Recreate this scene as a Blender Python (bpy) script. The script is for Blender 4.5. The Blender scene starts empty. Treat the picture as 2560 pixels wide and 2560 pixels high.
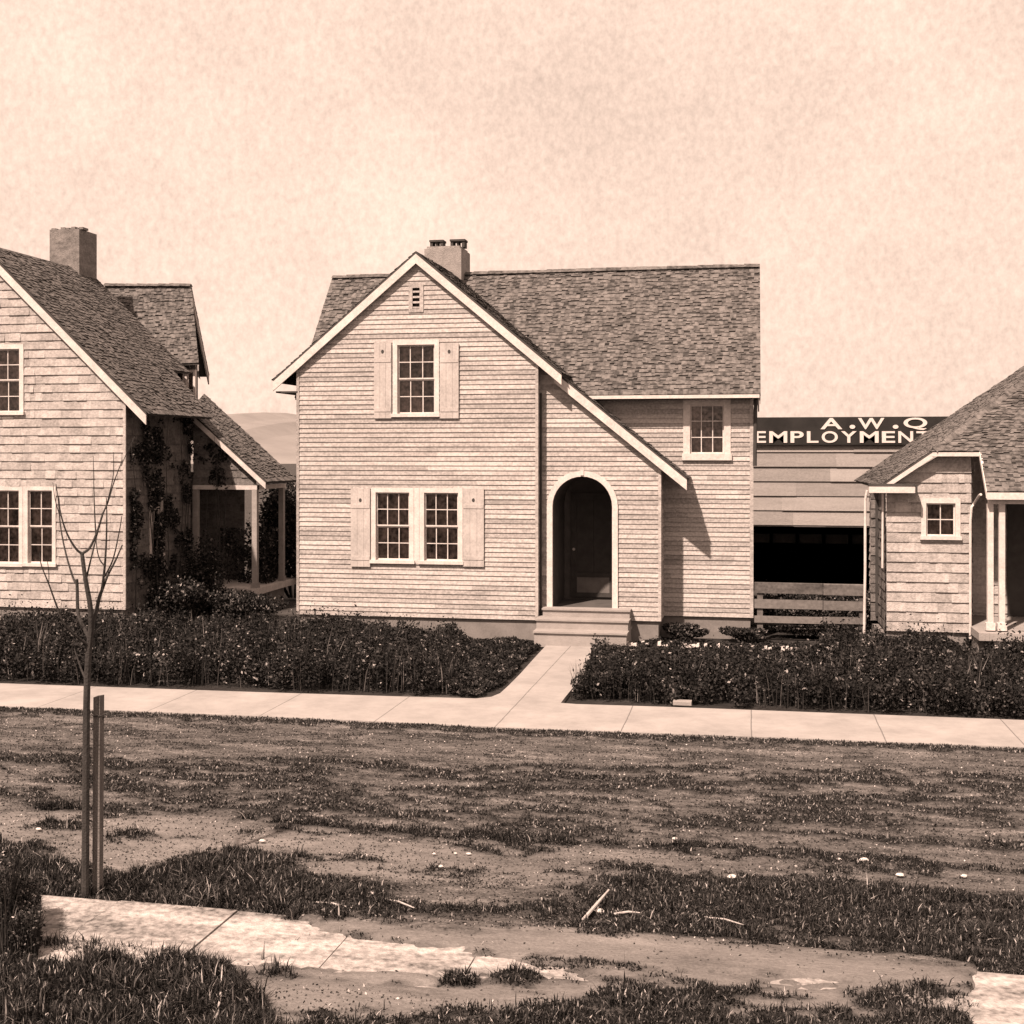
import bpy, math, random
import numpy as np
from mathutils import Vector, noise
random.seed(7); rng = np.random.default_rng(11)
S = bpy.context.scene; COL = S.collection

# ------------------------------------------------------------ camera model
F = 3146.0; HOR = 1130.0; CX = 1280.0; H = 3.35
YAW = math.atan(600.0 / F); s_, c_ = math.sin(YAW), math.cos(YAW)
def ray(px, py):
    a = (px - CX) / F; b = (HOR - py) / F
    return (-s_ + a * c_, c_ + a * s_, b)
def U(px, py, Y):
    d = ray(px, py); t = Y / d[1]
    return Vector((d[0] * t, Y, H + d[2] * t))
def G(px, py, z=0.0):
    d = ray(px, py); t = (z - H) / d[2]
    return Vector((d[0] * t, d[1] * t, z))
def XZ(px, py, Y):
    p = U(px, py, Y); return (p.x, p.z)
def proj(x, y, z):
    dep = -s_ * x + c_ * y; r = c_ * x + s_ * y
    dep = np.maximum(dep, .05)
    return CX + F * r / dep, HOR - F * (z - H) / dep

# ------------------------------------------------------------ materials
TW = (1.0, .92, .885)
def sep(l):                                   # warm brown-toned pigment of luminance l
    k = l / (.2126 * TW[0] + .7152 * TW[1] + .0722 * TW[2])
    return (TW[0] * k, TW[1] * k, TW[2] * k, 1)
def new_mat(name):
    m = bpy.data.materials.new(name); m.use_nodes = True
    nt = m.node_tree; return m, nt, nt.nodes, nt.links, nt.nodes['Principled BSDF']
def mottled(name, lo, hi, scale=(6, 6, 6), rough=.85, rnd=.0, detail=8, bump=.0, bscale=60, fine=.0, fscale=90):
    m, nt, N, L, B = new_mat(name)
    tc = N.new('ShaderNodeTexCoord'); mp = N.new('ShaderNodeMapping'); mp.inputs['Scale'].default_value = scale
    L.new(tc.outputs['Object'], mp.inputs['Vector'])
    nz = N.new('ShaderNodeTexNoise'); nz.inputs['Scale'].default_value = 1; nz.inputs['Detail'].default_value = detail; nz.inputs['Roughness'].default_value = .65
    L.new(mp.outputs[0], nz.inputs['Vector'])
    fac = nz.outputs['Fac']
    if rnd:
        at = N.new('ShaderNodeAttribute'); at.attribute_name = 'rnd'
        ma = N.new('ShaderNodeMath'); ma.operation = 'MULTIPLY_ADD'; ma.inputs[1].default_value = rnd
        L.new(at.outputs['Fac'], ma.inputs[0])
        mb = N.new('ShaderNodeMath'); mb.operation = 'MULTIPLY'; mb.inputs[1].default_value = 1 - rnd
        L.new(fac, mb.inputs[0]); L.new(mb.outputs[0], ma.inputs[2]); fac = ma.outputs[0]
    if fine:
        n3 = N.new('ShaderNodeTexNoise'); n3.inputs['Scale'].default_value = fscale; n3.inputs['Detail'].default_value = 2
        L.new(tc.outputs['Object'], n3.inputs['Vector'])
        s1 = N.new('ShaderNodeMath'); s1.operation = 'SUBTRACT'; s1.inputs[1].default_value = .5; L.new(n3.outputs['Fac'], s1.inputs[0])
        s2 = N.new('ShaderNodeMath'); s2.operation = 'MULTIPLY_ADD'; s2.inputs[1].default_value = fine * 2; L.new(s1.outputs[0], s2.inputs[0]); L.new(fac, s2.inputs[2]); fac = s2.outputs[0]
    cr = N.new('ShaderNodeValToRGB'); cr.color_ramp.elements[0].position = .25; cr.color_ramp.elements[1].position = .75
    cr.color_ramp.elements[0].color = sep(lo); cr.color_ramp.elements[1].color = sep(hi)
    L.new(fac, cr.inputs['Fac']); L.new(cr.outputs['Color'], B.inputs['Base Color'])
    B.inputs['Roughness'].default_value = rough; B.inputs['Specular IOR Level'].default_value = .2
    if bump:
        n2 = N.new('ShaderNodeTexNoise'); n2.inputs['Scale'].default_value = bscale; n2.inputs['Detail'].default_value = 4
        L.new(tc.outputs['Object'], n2.inputs['Vector'])
        bp = N.new('ShaderNodeBump'); bp.inputs['Strength'].default_value = bump; bp.inputs['Distance'].default_value = .02
        L.new(n2.outputs['Fac'], bp.inputs['Height']); L.new(bp.outputs[0], B.inputs['Normal'])
    return m
M = {}
M['clap'] = mottled('clapboard_paint', .21, .43, (1.2, 1.2, 7), rnd=.30, bump=.4, fine=.42, fscale=24)
M['shingle_wall'] = mottled('wall_shingle_paint', .22, .42, (2, 2, 5), rnd=.26, bump=.6, fine=.4, fscale=22)
M['shade_shingle'] = mottled('shade_darkened_shingles', .075, .16, (2, 2, 5), rnd=.3, bump=.6, fine=.5, fscale=22)  # shingle colour darkened to carry the shade of the unlit walls
M['shade'] = mottled('pane_greying_cloth', .05, .42, (3, 3, 2), fine=.5, fscale=12)  # mottled grey tone of the cloth added behind the panes
M['trim'] = mottled('white_trim_paint', .38, .58, (5, 5, 5), rnd=0, fine=.3, fscale=30)
M['shutter'] = mottled('shutter_paint', .28, .44, (5, 5, 3), fine=.3, fscale=30)
M['roof'] = mottled('roof_shingles', .04, .15, (3, 3, 3), rnd=.28, bump=.6, fine=.5, fscale=13)
M['deck'] = mottled('roof_deck', .03, .06, (3, 3, 3))
M['stucco'] = mottled('chimney_stucco', .17, .30, (4, 4, 4), bump=.8, fine=.25, fscale=25)
M['darkstucco'] = mottled('dark_chimney_brick', .09, .22, (4, 4, 8), bump=.8, fine=.3, fscale=22)
M['found'] = mottled('foundation_concrete', .12, .20, (3, 3, 3), fine=.2, fscale=30)
M['iron'] = mottled('dark_pots', .03, .06)
M['shade_wood'] = mottled('shade_toned_door_wood', .03, .06, (6, 6, 6))  # wood coloured dark to carry the shade around the doors
M['doorpanel'] = mottled('sunlit_tone_door_panel', .10, .17, (6, 6, 6))  # panel coloured paler to carry the sunlight at the door foot
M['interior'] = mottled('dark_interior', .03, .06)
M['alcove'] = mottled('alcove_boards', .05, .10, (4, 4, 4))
M['curtain'] = mottled('curtain_cloth', .14, .3, (12, 12, 1))
M['concrete'] = mottled('pale_concrete', .20, .30, (1.5, 1.5, 1.5), fine=.16, fscale=18, bump=.3)
M['concrete_old'] = mottled('weathered_concrete', .05, .46, (.8, 4.5, 1.2), fine=.3, fscale=20, bump=.5)
M['barn'] = mottled('barn_boards', .20, .31, (1.0, 2, 9), rnd=.35, bump=.4, fine=.2, fscale=20)
M['sign'] = mottled('sign_board_black', .012, .03, (2, 2, 2))
M['letter'] = mottled('sign_letter_paint', .48, .6, (9, 9, 9))
M['plank'] = mottled('rough_planks', .05, .16, (2, 2, 8), rnd=.4, fine=.25, fscale=20)
M['bark'] = mottled('young_bark', .02, .05, (20, 20, 6), bump=.5)
M['stake'] = mottled('stake_wood', .06, .17, (30, 30, 3), bump=.6)
M['stick'] = mottled('bleached_wood', .25, .45, (20, 20, 20))
M['stone'] = mottled('pale_stone', .35, .6, (20, 20, 20))
M['hill'] = mottled('haze_paled_hillside', .15, .22, (.05, .05, .1))  # distance haze painted in as a paler hill colour
M['edging'] = mottled('whitewashed_stone', .4, .6, (6, 6, 6), fine=.3, fscale=15)

def leafmat(name, stops):
    m, nt, N, L, B = new_mat(name)
    at = N.new('ShaderNodeAttribute'); at.attribute_name = 'rnd'
    cr = N.new('ShaderNodeValToRGB'); e = cr.color_ramp.elements
    e[0].position = stops[0][0]; e[0].color = sep(stops[0][1]); e[1].position = stops[-1][0]; e[1].color = sep(stops[-1][1])
    for p, l in stops[1:-1]:
        n = e.new(p); n.color = sep(l)
    L.new(at.outputs['Fac'], cr.inputs['Fac']); L.new(cr.outputs['Color'], B.inputs['Base Color'])
    B.inputs['Roughness'].default_value = .7; B.inputs['Specular IOR Level'].default_value = .15
    return m
M['leaf'] = leafmat('bed_leaves', [(0, .006), (.5, .016), (.78, .045), (.93, .10), (1, .28)])
M['grass'] = leafmat('rank_grass', [(0, .006), (.6, .020), (.86, .055), (.95, .15), (1, .4)])
M['weeds'] = leafmat('dry_weeds', [(0, .008), (.55, .028), (.85, .09), (1, .30)])

M['litter'] = leafmat('dry_litter', [(0, .01), (.4, .03), (.7, .10), (.9, .22), (1, .5)])
m, nt, N, L, B = new_mat('walk_concrete'); tc = N.new('ShaderNodeTexCoord')
na = N.new('ShaderNodeTexNoise'); na.inputs['Scale'].default_value = 1.3; na.inputs['Detail'].default_value = 10; na.inputs['Roughness'].default_value = .75; L.new(tc.outputs['Object'], na.inputs['Vector'])
cr = N.new('ShaderNodeValToRGB'); cr.color_ramp.elements[0].position = .3; cr.color_ramp.elements[1].position = .7; cr.color_ramp.elements[0].color = sep(.19); cr.color_ramp.elements[1].color = sep(.31); L.new(na.outputs['Fac'], cr.inputs['Fac'])
sx = N.new('ShaderNodeSeparateXYZ'); L.new(tc.outputs['Object'], sx.inputs[0])
def m2(op, a, b):
    n = N.new('ShaderNodeMath'); n.operation = op
    for i, v in enumerate((a, b)):
        if isinstance(v, (int, float)): n.inputs[i].default_value = v
        else: L.new(v, n.inputs[i])
    return n.outputs[0]
ln = m2('LESS_THAN', m2('FRACT', m2('MULTIPLY', m2('ADD', sx.outputs[0], m2('MULTIPLY', na.outputs['Fac'], .03)), 1 / 1.52), 0), .009)
mx = N.new('ShaderNodeMixRGB'); L.new(m2('MULTIPLY', ln, .75), mx.inputs[0]); L.new(cr.outputs[0], mx.inputs[1]); mx.inputs[2].default_value = sep(.06)
L.new(mx.outputs[0], B.inputs['Base Color']); B.inputs['Roughness'].default_value = .9; M['walk'] = m
# glass
m, nt, N, L, B = new_mat('window_glass')
N.remove(B); out = N['Material Output']
tr = N.new('ShaderNodeBsdfTransparent'); tr.inputs[0].default_value = sep(.8)
gl = N.new('ShaderNodeBsdfGlossy'); gl.inputs['Roughness'].default_value = .06
fr = N.new('ShaderNodeFresnel'); fr.inputs[0].default_value = 1.5
mx = N.new('ShaderNodeMixShader'); L.new(fr.outputs[0], mx.inputs[0]); L.new(tr.outputs[0], mx.inputs[1]); L.new(gl.outputs[0], mx.inputs[2])
L.new(mx.outputs[0], out.inputs['Surface']); M['glass'] = m

# ground: bare soil against matted vegetation, driven by the same cover map that places the weeds
m, nt, N, L, B = new_mat('lot_soil')
tc = N.new('ShaderNodeTexCoord'); at = N.new('ShaderNodeAttribute'); at.attribute_name = 'cover'
def nz(scale, sx, sy, det=8, ro=.7):
    mp = N.new('ShaderNodeMapping'); mp.inputs['Scale'].default_value = (sx, sy, 1); L.new(tc.outputs['Object'], mp.inputs[0])
    mp.inputs['Rotation'].default_value = (0, 0, math.radians(3))
    n = N.new('ShaderNodeTexNoise'); n.inputs['Scale'].default_value = scale; n.inputs['Detail'].default_value = det; n.inputs['Roughness'].default_value = ro
    L.new(mp.outputs[0], n.inputs['Vector']); return n.outputs['Fac']
def mth(op, a, b):
    n = N.new('ShaderNodeMath'); n.operation = op
    for i, v in enumerate((a, b)):
        if isinstance(v, (int, float)): n.inputs[i].default_value = v
        else: L.new(v, n.inputs[i])
    return n.outputs[0]
n1 = nz(1.0, .8, 3.6); n2 = nz(6, 1, 2.2, 8, .8); n3 = nz(38, 1, 1.3, 3)
v = mth('ADD', mth('MULTIPLY', n1, .42), mth('ADD', mth('MULTIPLY', n2, .30), mth('MULTIPLY', n3, .28)))
cr = N.new('ShaderNodeValToRGB'); e = cr.color_ramp.elements
e[0].position = .425; e[0].color = sep(.018); e[1].position = .60; e[1].color = sep(.21)
q = e.new(.475); q.color = sep(.065); q = e.new(.54); q.color = sep(.105)
L.new(v, cr.inputs['Fac'])
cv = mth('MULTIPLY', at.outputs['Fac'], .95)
ab = N.new('ShaderNodeAttribute'); ab.attribute_name = 'bare'
cr2 = N.new('ShaderNodeValToRGB'); cr2.color_ramp.elements[0].position = .35; cr2.color_ramp.elements[0].color = sep(.08); cr2.color_ramp.elements[1].position = .6; cr2.color_ramp.elements[1].color = sep(.19); L.new(v, cr2.inputs['Fac'])
mixb = N.new('ShaderNodeMixRGB'); L.new(mth('MULTIPLY', ab.outputs['Fac'], .85), mixb.inputs['Fac']); L.new(cr.outputs['Color'], mixb.inputs['Color1']); L.new(cr2.outputs['Color'], mixb.inputs['Color2'])
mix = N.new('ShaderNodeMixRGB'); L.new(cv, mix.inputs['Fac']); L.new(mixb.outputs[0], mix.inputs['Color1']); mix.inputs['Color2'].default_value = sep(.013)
L.new(mix.outputs[0], B.inputs['Base Color']); B.inputs['Roughness'].default_value = .95; B.inputs['Specular IOR Level'].default_value = .1
bp = N.new('ShaderNodeBump'); bp.inputs['Strength'].default_value = .9; bp.inputs['Distance'].default_value = .03
L.new(v, bp.inputs['Height']); L.new(bp.outputs[0], B.inputs['Normal']); M['soil'] = m

# ------------------------------------------------------------ mesh building
class MB:
    def __init__(s): s.v = []; s.f = []; s.r = []
    def face(s, pts, r=None):
        b = len(s.v); s.v.extend(tuple(p) for p in pts); s.f.append(tuple(range(b, b + len(pts)))); s.r.append(random.random() if r is None else r)
    def hexa(s, p, r=None):               # p: 8 points, bottom 4 then top 4
        r = random.random() if r is None else r; b = len(s.v); s.v.extend(tuple(q) for q in p)
        for f in ((0, 3, 2, 1), (4, 5, 6, 7), (0, 1, 5, 4), (1, 2, 6, 5), (2, 3, 7, 6), (3, 0, 4, 7)):
            s.f.append(tuple(b + i for i in f)); s.r.append(r)
    def box(s, x0, x1, y0, y1, z0, z1, r=None):
        s.hexa([(x0, y0, z0), (x1, y0, z0), (x1, y1, z0), (x0, y1, z0), (x0, y0, z1), (x1, y0, z1), (x1, y1, z1), (x0, y1, z1)], r)
    def prism(s, poly, y0, y1):           # polygon in x,z extruded along y
        s.face([(x, y0, z) for x, z in poly]); s.face([(x, y1, z) for x, z in reversed(poly)])
        for i in range(len(poly)):
            a, b = poly[i], poly[(i + 1) % len(poly)]
            s.face([(a[0], y0, a[1]), (a[0], y1, a[1]), (b[0], y1, b[1]), (b[0], y0, b[1])])
    def tube(s, pts, rad, n=8, cap=True):
        pts = [Vector(p) for p in pts]; rings = []
        up0 = Vector((.13, .97, .2)).normalized()
        for i, p in enumerate(pts):
            d = (pts[min(i + 1, len(pts) - 1)] - pts[max(i - 1, 0)]).normalized()
            a = d.cross(up0).normalized(); b = d.cross(a).normalized()
            r = rad[i] if isinstance(rad, (list, tuple)) else rad
            base = len(s.v)
            for k in range(n):
                t = 2 * math.pi * k / n; s.v.append(tuple(p + a * (r * math.cos(t)) + b * (r * math.sin(t))))
            rings.append(base)
        for i in range(len(rings) - 1):
            for k in range(n):
                s.f.append((rings[i] + k, rings[i] + (k + 1) % n, rings[i + 1] + (k + 1) % n, rings[i + 1] + k)); s.r.append(.5)
        if cap:
            s.f.append(tuple(range(rings[0], rings[0] + n))); s.r.append(.5)
            s.f.append(tuple(range(rings[-1], rings[-1] + n))); s.r.append(.5)
    def build(s, name, mat, parent=None, label=None):
        me = bpy.data.meshes.new(name); me.from_pydata(s.v, [], s.f); me.update()
        at = me.attributes.new('rnd', 'FLOAT', 'FACE'); at.data.foreach_set('value', s.r)
        me.materials.append(M[mat]); o = bpy.data.objects.new(name, me); COL.objects.link(o)
        if parent is not None: o.parent = parent
        if label: o['label'] = label
        return o
def np_mesh(name, verts, k, mat, rnd):
    n = len(verts); me = bpy.data.meshes.new(name)
    me.vertices.add(n); me.vertices.foreach_set('co', verts.astype(np.float32).ravel())
    me.loops.add(n); me.loops.foreach_set('vertex_index', np.arange(n, dtype=np.int32))
    me.polygons.add(n // k); me.polygons.foreach_set('loop_start', np.arange(0, n, k, dtype=np.int32))
    me.update(calc_edges=True)
    at = me.attributes.new('rnd', 'FLOAT', 'FACE'); at.data.foreach_set('value', rnd.astype(np.float32))
    me.materials.append(M[mat]); o = bpy.data.objects.new(name, me); COL.objects.link(o); return o
def tag(o, label=None, cat=None, group=None, kind=None):
    if label: o['label'] = label
    if cat: o['category'] = cat
    if group: o['group'] = group
    if kind: o['kind'] = kind
    return o
def thing(name, label, cat, group=None):
    o = bpy.data.objects.new(name, None); COL.objects.link(o); return tag(o, label, cat, group)

# wall frames: (origin, u direction, outward normal)
def front(Y): return (Vector((0, Y, 0)), Vector((1, 0, 0)), Vector((0, -1, 0)))
def east(X): return (Vector((X, 0, 0)), Vector((0, 1, 0)), Vector((1, 0, 0)))
def west(X): return (Vector((X, 0, 0)), Vector((0, 1, 0)), Vector((-1, 0, 0)))
def back(Y): return (Vector((0, Y, 0)), Vector((1, 0, 0)), Vector((0, 1, 0)))
def fp(fr, u, z, d): return fr[0] + fr[1] * u + fr[2] * d + Vector((0, 0, z))
def fbox(mb, fr, u0, u1, z0, z1, d0, d1, r=None):
    mb.hexa([fp(fr, u0, z0, d0), fp(fr, u1, z0, d0), fp(fr, u1, z0, d1), fp(fr, u0, z0, d1), fp(fr, u0, z1, d0), fp(fr, u1, z1, d0), fp(fr, u1, z1, d1), fp(fr, u0, z1, d1)], r)

def crossings(polys, z):
    xs = []
    for P in polys:
        for i in range(len(P)):
            (x0, z0), (x1, z1) = P[i], P[(i + 1) % len(P)]
            if (z0 <= z < z1) or (z1 <= z < z0): xs.append(x0 + (x1 - x0) * (z - z0) / (z1 - z0))
    return sorted(xs)
def siding(mb, fr, outline, holes=(), expo=.0855, t=.016, piece=(2.0, 4.5), jit=.002, gap=.0):
    polys = [outline] + list(holes)
    zs = [p[1] for p in outline]; zmin, zmax = min(zs), max(zs)
    crit = sorted({round(p[1], 5) for P in polys for p in P})
    k = 0; z = zmin
    while z < zmax - 1e-4:
        zt = min(z + expo, zmax); lv = [z] + [c for c in crit if z + 1e-4 < c < zt - 1e-4] + [zt]
        cuts = []; x = min(p[0] for p in outline) + random.uniform(0, piece[1])
        xe = max(p[0] for p in outline)
        while x < xe: cuts.append(x); x += random.uniform(*piece)
        vals = [random.random() for _ in range(len(cuts) + 1)]; offs = [random.uniform(-jit, jit) for _ in vals]
        for a, b in zip(lv[:-1], lv[1:]):
            ca, cb = crossings(polys, a + 1e-5), crossings(polys, b - 1e-5)
            if len(ca) != len(cb): ca = cb = crossings(polys, (a + b) / 2)
            for i in range(0, len(ca) - 1, 2):
                la, ra, lb, rb = ca[i], ca[i + 1], cb[i], cb[i + 1]
                mid = [c for c in cuts if max(la, lb) < c < min(ra, rb)]
                A = [la] + mid + [ra]; Bt = [lb] + mid + [rb]
                for j in range(len(A) - 1):
                    cxm = (A[j] + A[j + 1]) / 2; gp = gap if j < len(A) - 2 else 0; idx = sum(1 for c in cuts if c < cxm)
                    off = offs[idx]
                    da = .004 + (t + off) * (1 - (a - z) / expo); db = .004 + (t + off) * (1 - (b - z) / expo)
                    r = vals[idx]
                    mb.face([fp(fr, A[j], a, da), fp(fr, A[j + 1] - gp, a, da), fp(fr, Bt[j + 1] - gp, b, db), fp(fr, Bt[j], b, db)], r)
                    if a == z: mb.face([fp(fr, A[j], a, da), fp(fr, A[j], a, .0), fp(fr, A[j + 1], a, .0), fp(fr, A[j + 1], a, da)], r * .5)
        z = zt; k += 1
    return mb
def clap(mb, fr, o, h=()): return siding(mb, fr, o, h)
def shing(mb, fr, o, h=()): return siding(mb, fr, o, h, expo=.165, t=.019, piece=(.08, .26), jit=.009, gap=.0)
def sheath(mb, fr, rects):
    for (a, b, c, d) in rects: mb.face([fp(fr, a, c, -.012), fp(fr, b, c, -.012), fp(fr, b, d, -.012), fp(fr, a, d, -.012)], 0)
def rect(u0, u1, z0, z1): return [(u0, z0), (u1, z0), (u1, z1), (u0, z1)]

def roofing(mb, p00, p10, p11, p01, expo=.10, w=.085, th=.012, lift=.0):
    p00, p10, p11, p01 = map(Vector, (p00, p10, p11, p01))
    nrm = (p10 - p00).cross(p01 - p00).normalized()
    if nrm.z < 0: nrm = -nrm
    slope = ((p01 - p00).length + (p11 - p10).length) / 2; n = max(2, int(slope / expo))
    def P(u, v): return (p00 * (1 - u) + p10 * u) * (1 - v) + (p01 * (1 - u) + p11 * u) * v
    for i in range(n):
        v0, v1 = i / n, (i + 1) / n; wid = (P(1, v0) - P(0, v0)).length
        if wid < .02: wid = .02
        u = 0; 
        while u < 1:
            du = random.uniform(.6, 1.4) * w / wid; u1 = min(1, u + du)
            j = random.gauss(0, .026) / slope; 
            if random.random() < .08: j += random.uniform(-.05, .05) / slope
            vb = max(0, v0 + j) if i else -.01; t0 = th + random.uniform(-.006, .012); r = random.random()
            a, b = P(u, vb) + nrm * t0, P(u1, vb) + nrm * (t0 + random.uniform(-.004, .004)); c, d = P(u1, v1) + nrm * .003, P(u, v1) + nrm * .003
            mb.face([a, b, c, d], r); mb.face([P(u, vb), P(u1, vb), b, a], r * .4)
            if random.random() < .5:
                mb.face([P(u1, vb), P(u1, v1), c, b], 0)
            u = u1
def slab(mb, p00, p10, p11, p01, th=.06):
    p = [Vector(q) for q in (p00, p10, p11, p01)]
    dn = Vector((0, 0, -th)); up = Vector((0, 0, -.002))
    mb.hexa([q + dn for q in p] + [q + up for q in p])
def make_roof(parent, planes, name='roof', label=None, cap=None):
    mb = MB()
    for P in planes: roofing(mb, *P)
    if cap:
        for a, b in cap:
            a, b = Vector(a), Vector(b); n = int((b - a).length / .3) + 1
            for i in range(n):
                q0 = a + (b - a) * (i / n); q1 = a + (b - a) * min(1, (i + 1) / n + .02); zz = .03 + random.uniform(0, .015)
                d = (b - a).normalized(); sd = Vector((d.y, -d.x, 0)).normalized() * .09
                mb.face([q0 + sd - Vector((0, 0, .03)), q0 + Vector((0, 0, zz)), q1 + Vector((0, 0, zz - .012)), q1 + sd - Vector((0, 0, .04))])
                mb.face([q0 - sd - Vector((0, 0, .03)), q0 + Vector((0, 0, zz)), q1 + Vector((0, 0, zz - .012)), q1 - sd - Vector((0, 0, .04))])
    r = mb.build(name, 'roof', parent, label)
    d = MB()
    for P in planes: slab(d, *P)
    d.build('roof_deck', 'deck', r)
    return r
def rake(parent, a, b, Y, top=.05, bot=.22, th=.035, name='rake_board', mat='trim'):
    (xa, za), (xb, zb) = a, b; mb = MB()
    mb.prism([(xa, za - top), (xb, zb - top), (xb, zb - bot), (xa, za - bot)], Y - th, Y)
    return mb.build(name, mat, parent)

def window(parent, fr, u0, u1, z0, z1, cols, rows, sashes=2, cas=.075, sillh=.06, curtain=0.0, label=None, mull=None, shade=True, d=.03, outer=True, rv=.15, rd=.75):  # shade: adds the cloth that greys the panes
    """u0..z1 = glazed opening; casing outside it. returns hole rect"""
    w = MB()
    if outer:
        fbox(w, fr, u0 - cas, u0, z0, z1 + cas, -.05, d); fbox(w, fr, u1, u1 + cas, z0, z1 + cas, -.05, d)
        fbox(w, fr, u0, u1, z1, z1 + cas, -.05, d)
    win = w.build('window', 'trim', parent, label)
    sl = MB(); fbox(sl, fr, u0 - cas - .02, u1 + cas + .02, z0 - sillh, z0, -.05, d + .035); sl.build('sill', 'trim', win)
    zh = (z1 - z0) / sashes
    for k in range(sashes):
        a, b = z0 + k * zh, z0 + (k + 1) * zh; dd = -.045 if k == 0 and sashes == 2 else -.02
        sm = MB(); f = .026; mt = .016
        fbox(sm, fr, u0, u0 + f, a, b, dd - .03, dd); fbox(sm, fr, u1 - f, u1, a, b, dd - .03, dd)
        fbox(sm, fr, u0 + f, u1 - f, a, a + f, dd - .03, dd); fbox(sm, fr, u0 + f, u1 - f, b - f, b, dd - .03, dd)
        for i in range(1, cols):
            u = u0 + (u1 - u0) * i / cols; fbox(sm, fr, u - mt / 2, u + mt / 2, a + f, b - f, dd - .026, dd - .003)
        for j in range(1, rows):
            zz = a + (b - a) * j / rows
            for i in range(cols):
                ua = u0 + (u1 - u0) * i / cols + (mt / 2 if i else f); ub = u0 + (u1 - u0) * (i + 1) / cols - (mt / 2 if i < cols - 1 else f)
                fbox(sm, fr, ua, ub, zz - mt / 2, zz + mt / 2, dd - .026, dd - .004)
        sm.build('sash', 'trim', win)
        g = MB(); g.face([fp(fr, u0 + f, a + f, dd - .015), fp(fr, u1 - f, a + f, dd - .015), fp(fr, u1 - f, b - f, dd - .015), fp(fr, u0 + f, b - f, dd - .015)]); g.build('pane', 'glass', win)
    if curtain:
        c = MB(); n = 14
        for side in (0, 1):
            W = (u1 - u0) * curtain
            for i in range(n):
                xa = (u0 + W * i / n) if side == 0 else (u1 - W * i / n); xb = (u0 + W * (i + 1) / n) if side == 0 else (u1 - W * (i + 1) / n)
                da, db = -.16 - .02 * (i % 2), -.16 - .02 * ((i + 1) % 2)
                c.face([fp(fr, xa, z0, da), fp(fr, xb, z0, db), fp(fr, xb, z1, db), fp(fr, xa, z1, da)])
        c.build('curtain', 'curtain', win)
    if shade:  # cloth added behind each pane so the glass reads grey
        c = MB(); n = 16
        for i in range(n):
            xa, xb = u0 + (u1 - u0) * i / n, u0 + (u1 - u0) * (i + 1) / n
            c.face([fp(fr, xa, z0, -.10 - .012 * (i % 2)), fp(fr, xb, z0, -.10 - .012 * ((i + 1) % 2)), fp(fr, xb, z1, -.10 - .012 * ((i + 1) % 2)), fp(fr, xa, z1, -.10 - .012 * (i % 2))])
        c.build('added_pane_cloth', 'shade', win)
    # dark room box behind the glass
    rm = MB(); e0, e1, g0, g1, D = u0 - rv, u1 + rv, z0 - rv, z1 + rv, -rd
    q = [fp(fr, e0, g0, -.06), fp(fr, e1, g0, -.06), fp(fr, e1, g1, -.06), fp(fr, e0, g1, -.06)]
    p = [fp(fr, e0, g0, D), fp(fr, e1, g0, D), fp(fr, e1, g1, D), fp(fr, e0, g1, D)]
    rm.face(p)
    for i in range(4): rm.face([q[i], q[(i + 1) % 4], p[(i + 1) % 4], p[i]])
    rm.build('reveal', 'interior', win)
    return win
def hole(u0, u1, z0, z1, c=.02): return rect(u0 - c, u1 + c, z0 - c, z1 + c)
def shutter(parent, fr, u0, u1, z0, z1, hz=None):
    sm = MB(); n = 3
    for i in range(n):
        a = u0 + (u1 - u0) * i / n + (.003 if i else 0); b = u0 + (u1 - u0) * (i + 1) / n
        fbox(sm, fr, a, b, z0, z1, .028, .052)
    for zz in (z0 + .12, z1 - .35): fbox(sm, fr, u0 + .01, u1 - .01, zz, zz + .07, .0515, .060)
    sh = sm.build('shutter', 'shutter', parent)
    if hz:
        h = MB(); uc = (u0 + u1) / 2; r = .028; k = 10  # dark disc on the face, painted shade in place of a hole
        h.face([fp(fr, uc + r * math.cos(2 * math.pi * i / k), hz + r * 1.3 * math.sin(2 * math.pi * i / k), .0545) for i in range(k)])
        h.build('dark_disc', 'interior', sh)
    return sh
def downspout(parent, pts, r=.035, mat='trim'):
    d = MB(); d.tube(pts, r, 8); return d.build('downspout', mat, parent)

# ============================================================ MAIN HOUSE
YA, YB, YC = 22.0, 22.25, 23.05
mh = thing('gabled_house', 'two storey clapboard house with steep front gable, shutters and arched entry', 'house', 'cottages along the street')
ZB = .37; RZ = 6.97
ap = XZ(1040, 628, 21.92); lf = XZ(683, 948, 21.92); ra = XZ(1404, 931, 21.92); rb0 = XZ(1385, 925, 22.14); rb1 = XZ(1717, 1194, 22.14)
WL, WR, WE = XZ(745, 1500, YA)[0], XZ(1343, 1500, YA)[0], XZ(1650, 1400, YB)[0]
def lerpz(a, b, x): return a[1] + (b[1] - a[1]) * (x - a[0]) / (b[0] - a[0])
fA = front(YA); fB = front(YB); fC = front(YC)
def R(fr, x0, y0, x1, y1, Y):   # pixel rectangle on a wall plane -> u0,u1,z0,z1
    a = U(x0, (y0 + y1) / 2, Y); b = U(x1, (y0 + y1) / 2, Y); c = U((x0 + x1) / 2, y0, Y); d = U((x0 + x1) / 2, y1, Y)
    return a.x, b.x, d.z, c.z
wu = R(fA, 994, 862, 1087, 1034, YA); wl1 = R(fA, 940, 1231, 1024, 1400, YA); wl2 = R(fA, 1061, 1231, 1146, 1400, YA)
wl2 = (wl2[0], wl2[1], wl1[2], wl1[3])
vt = R(fA, 1032, 720, 1050, 773, YA)
gz = .12
out = [(WL, ZB), (WR, ZB), (WR, lerpz(ap, ra, WR) - gz), (ap[0], ap[1] - gz), (WL, lerpz(lf, ap, WL) - gz)]
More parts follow.
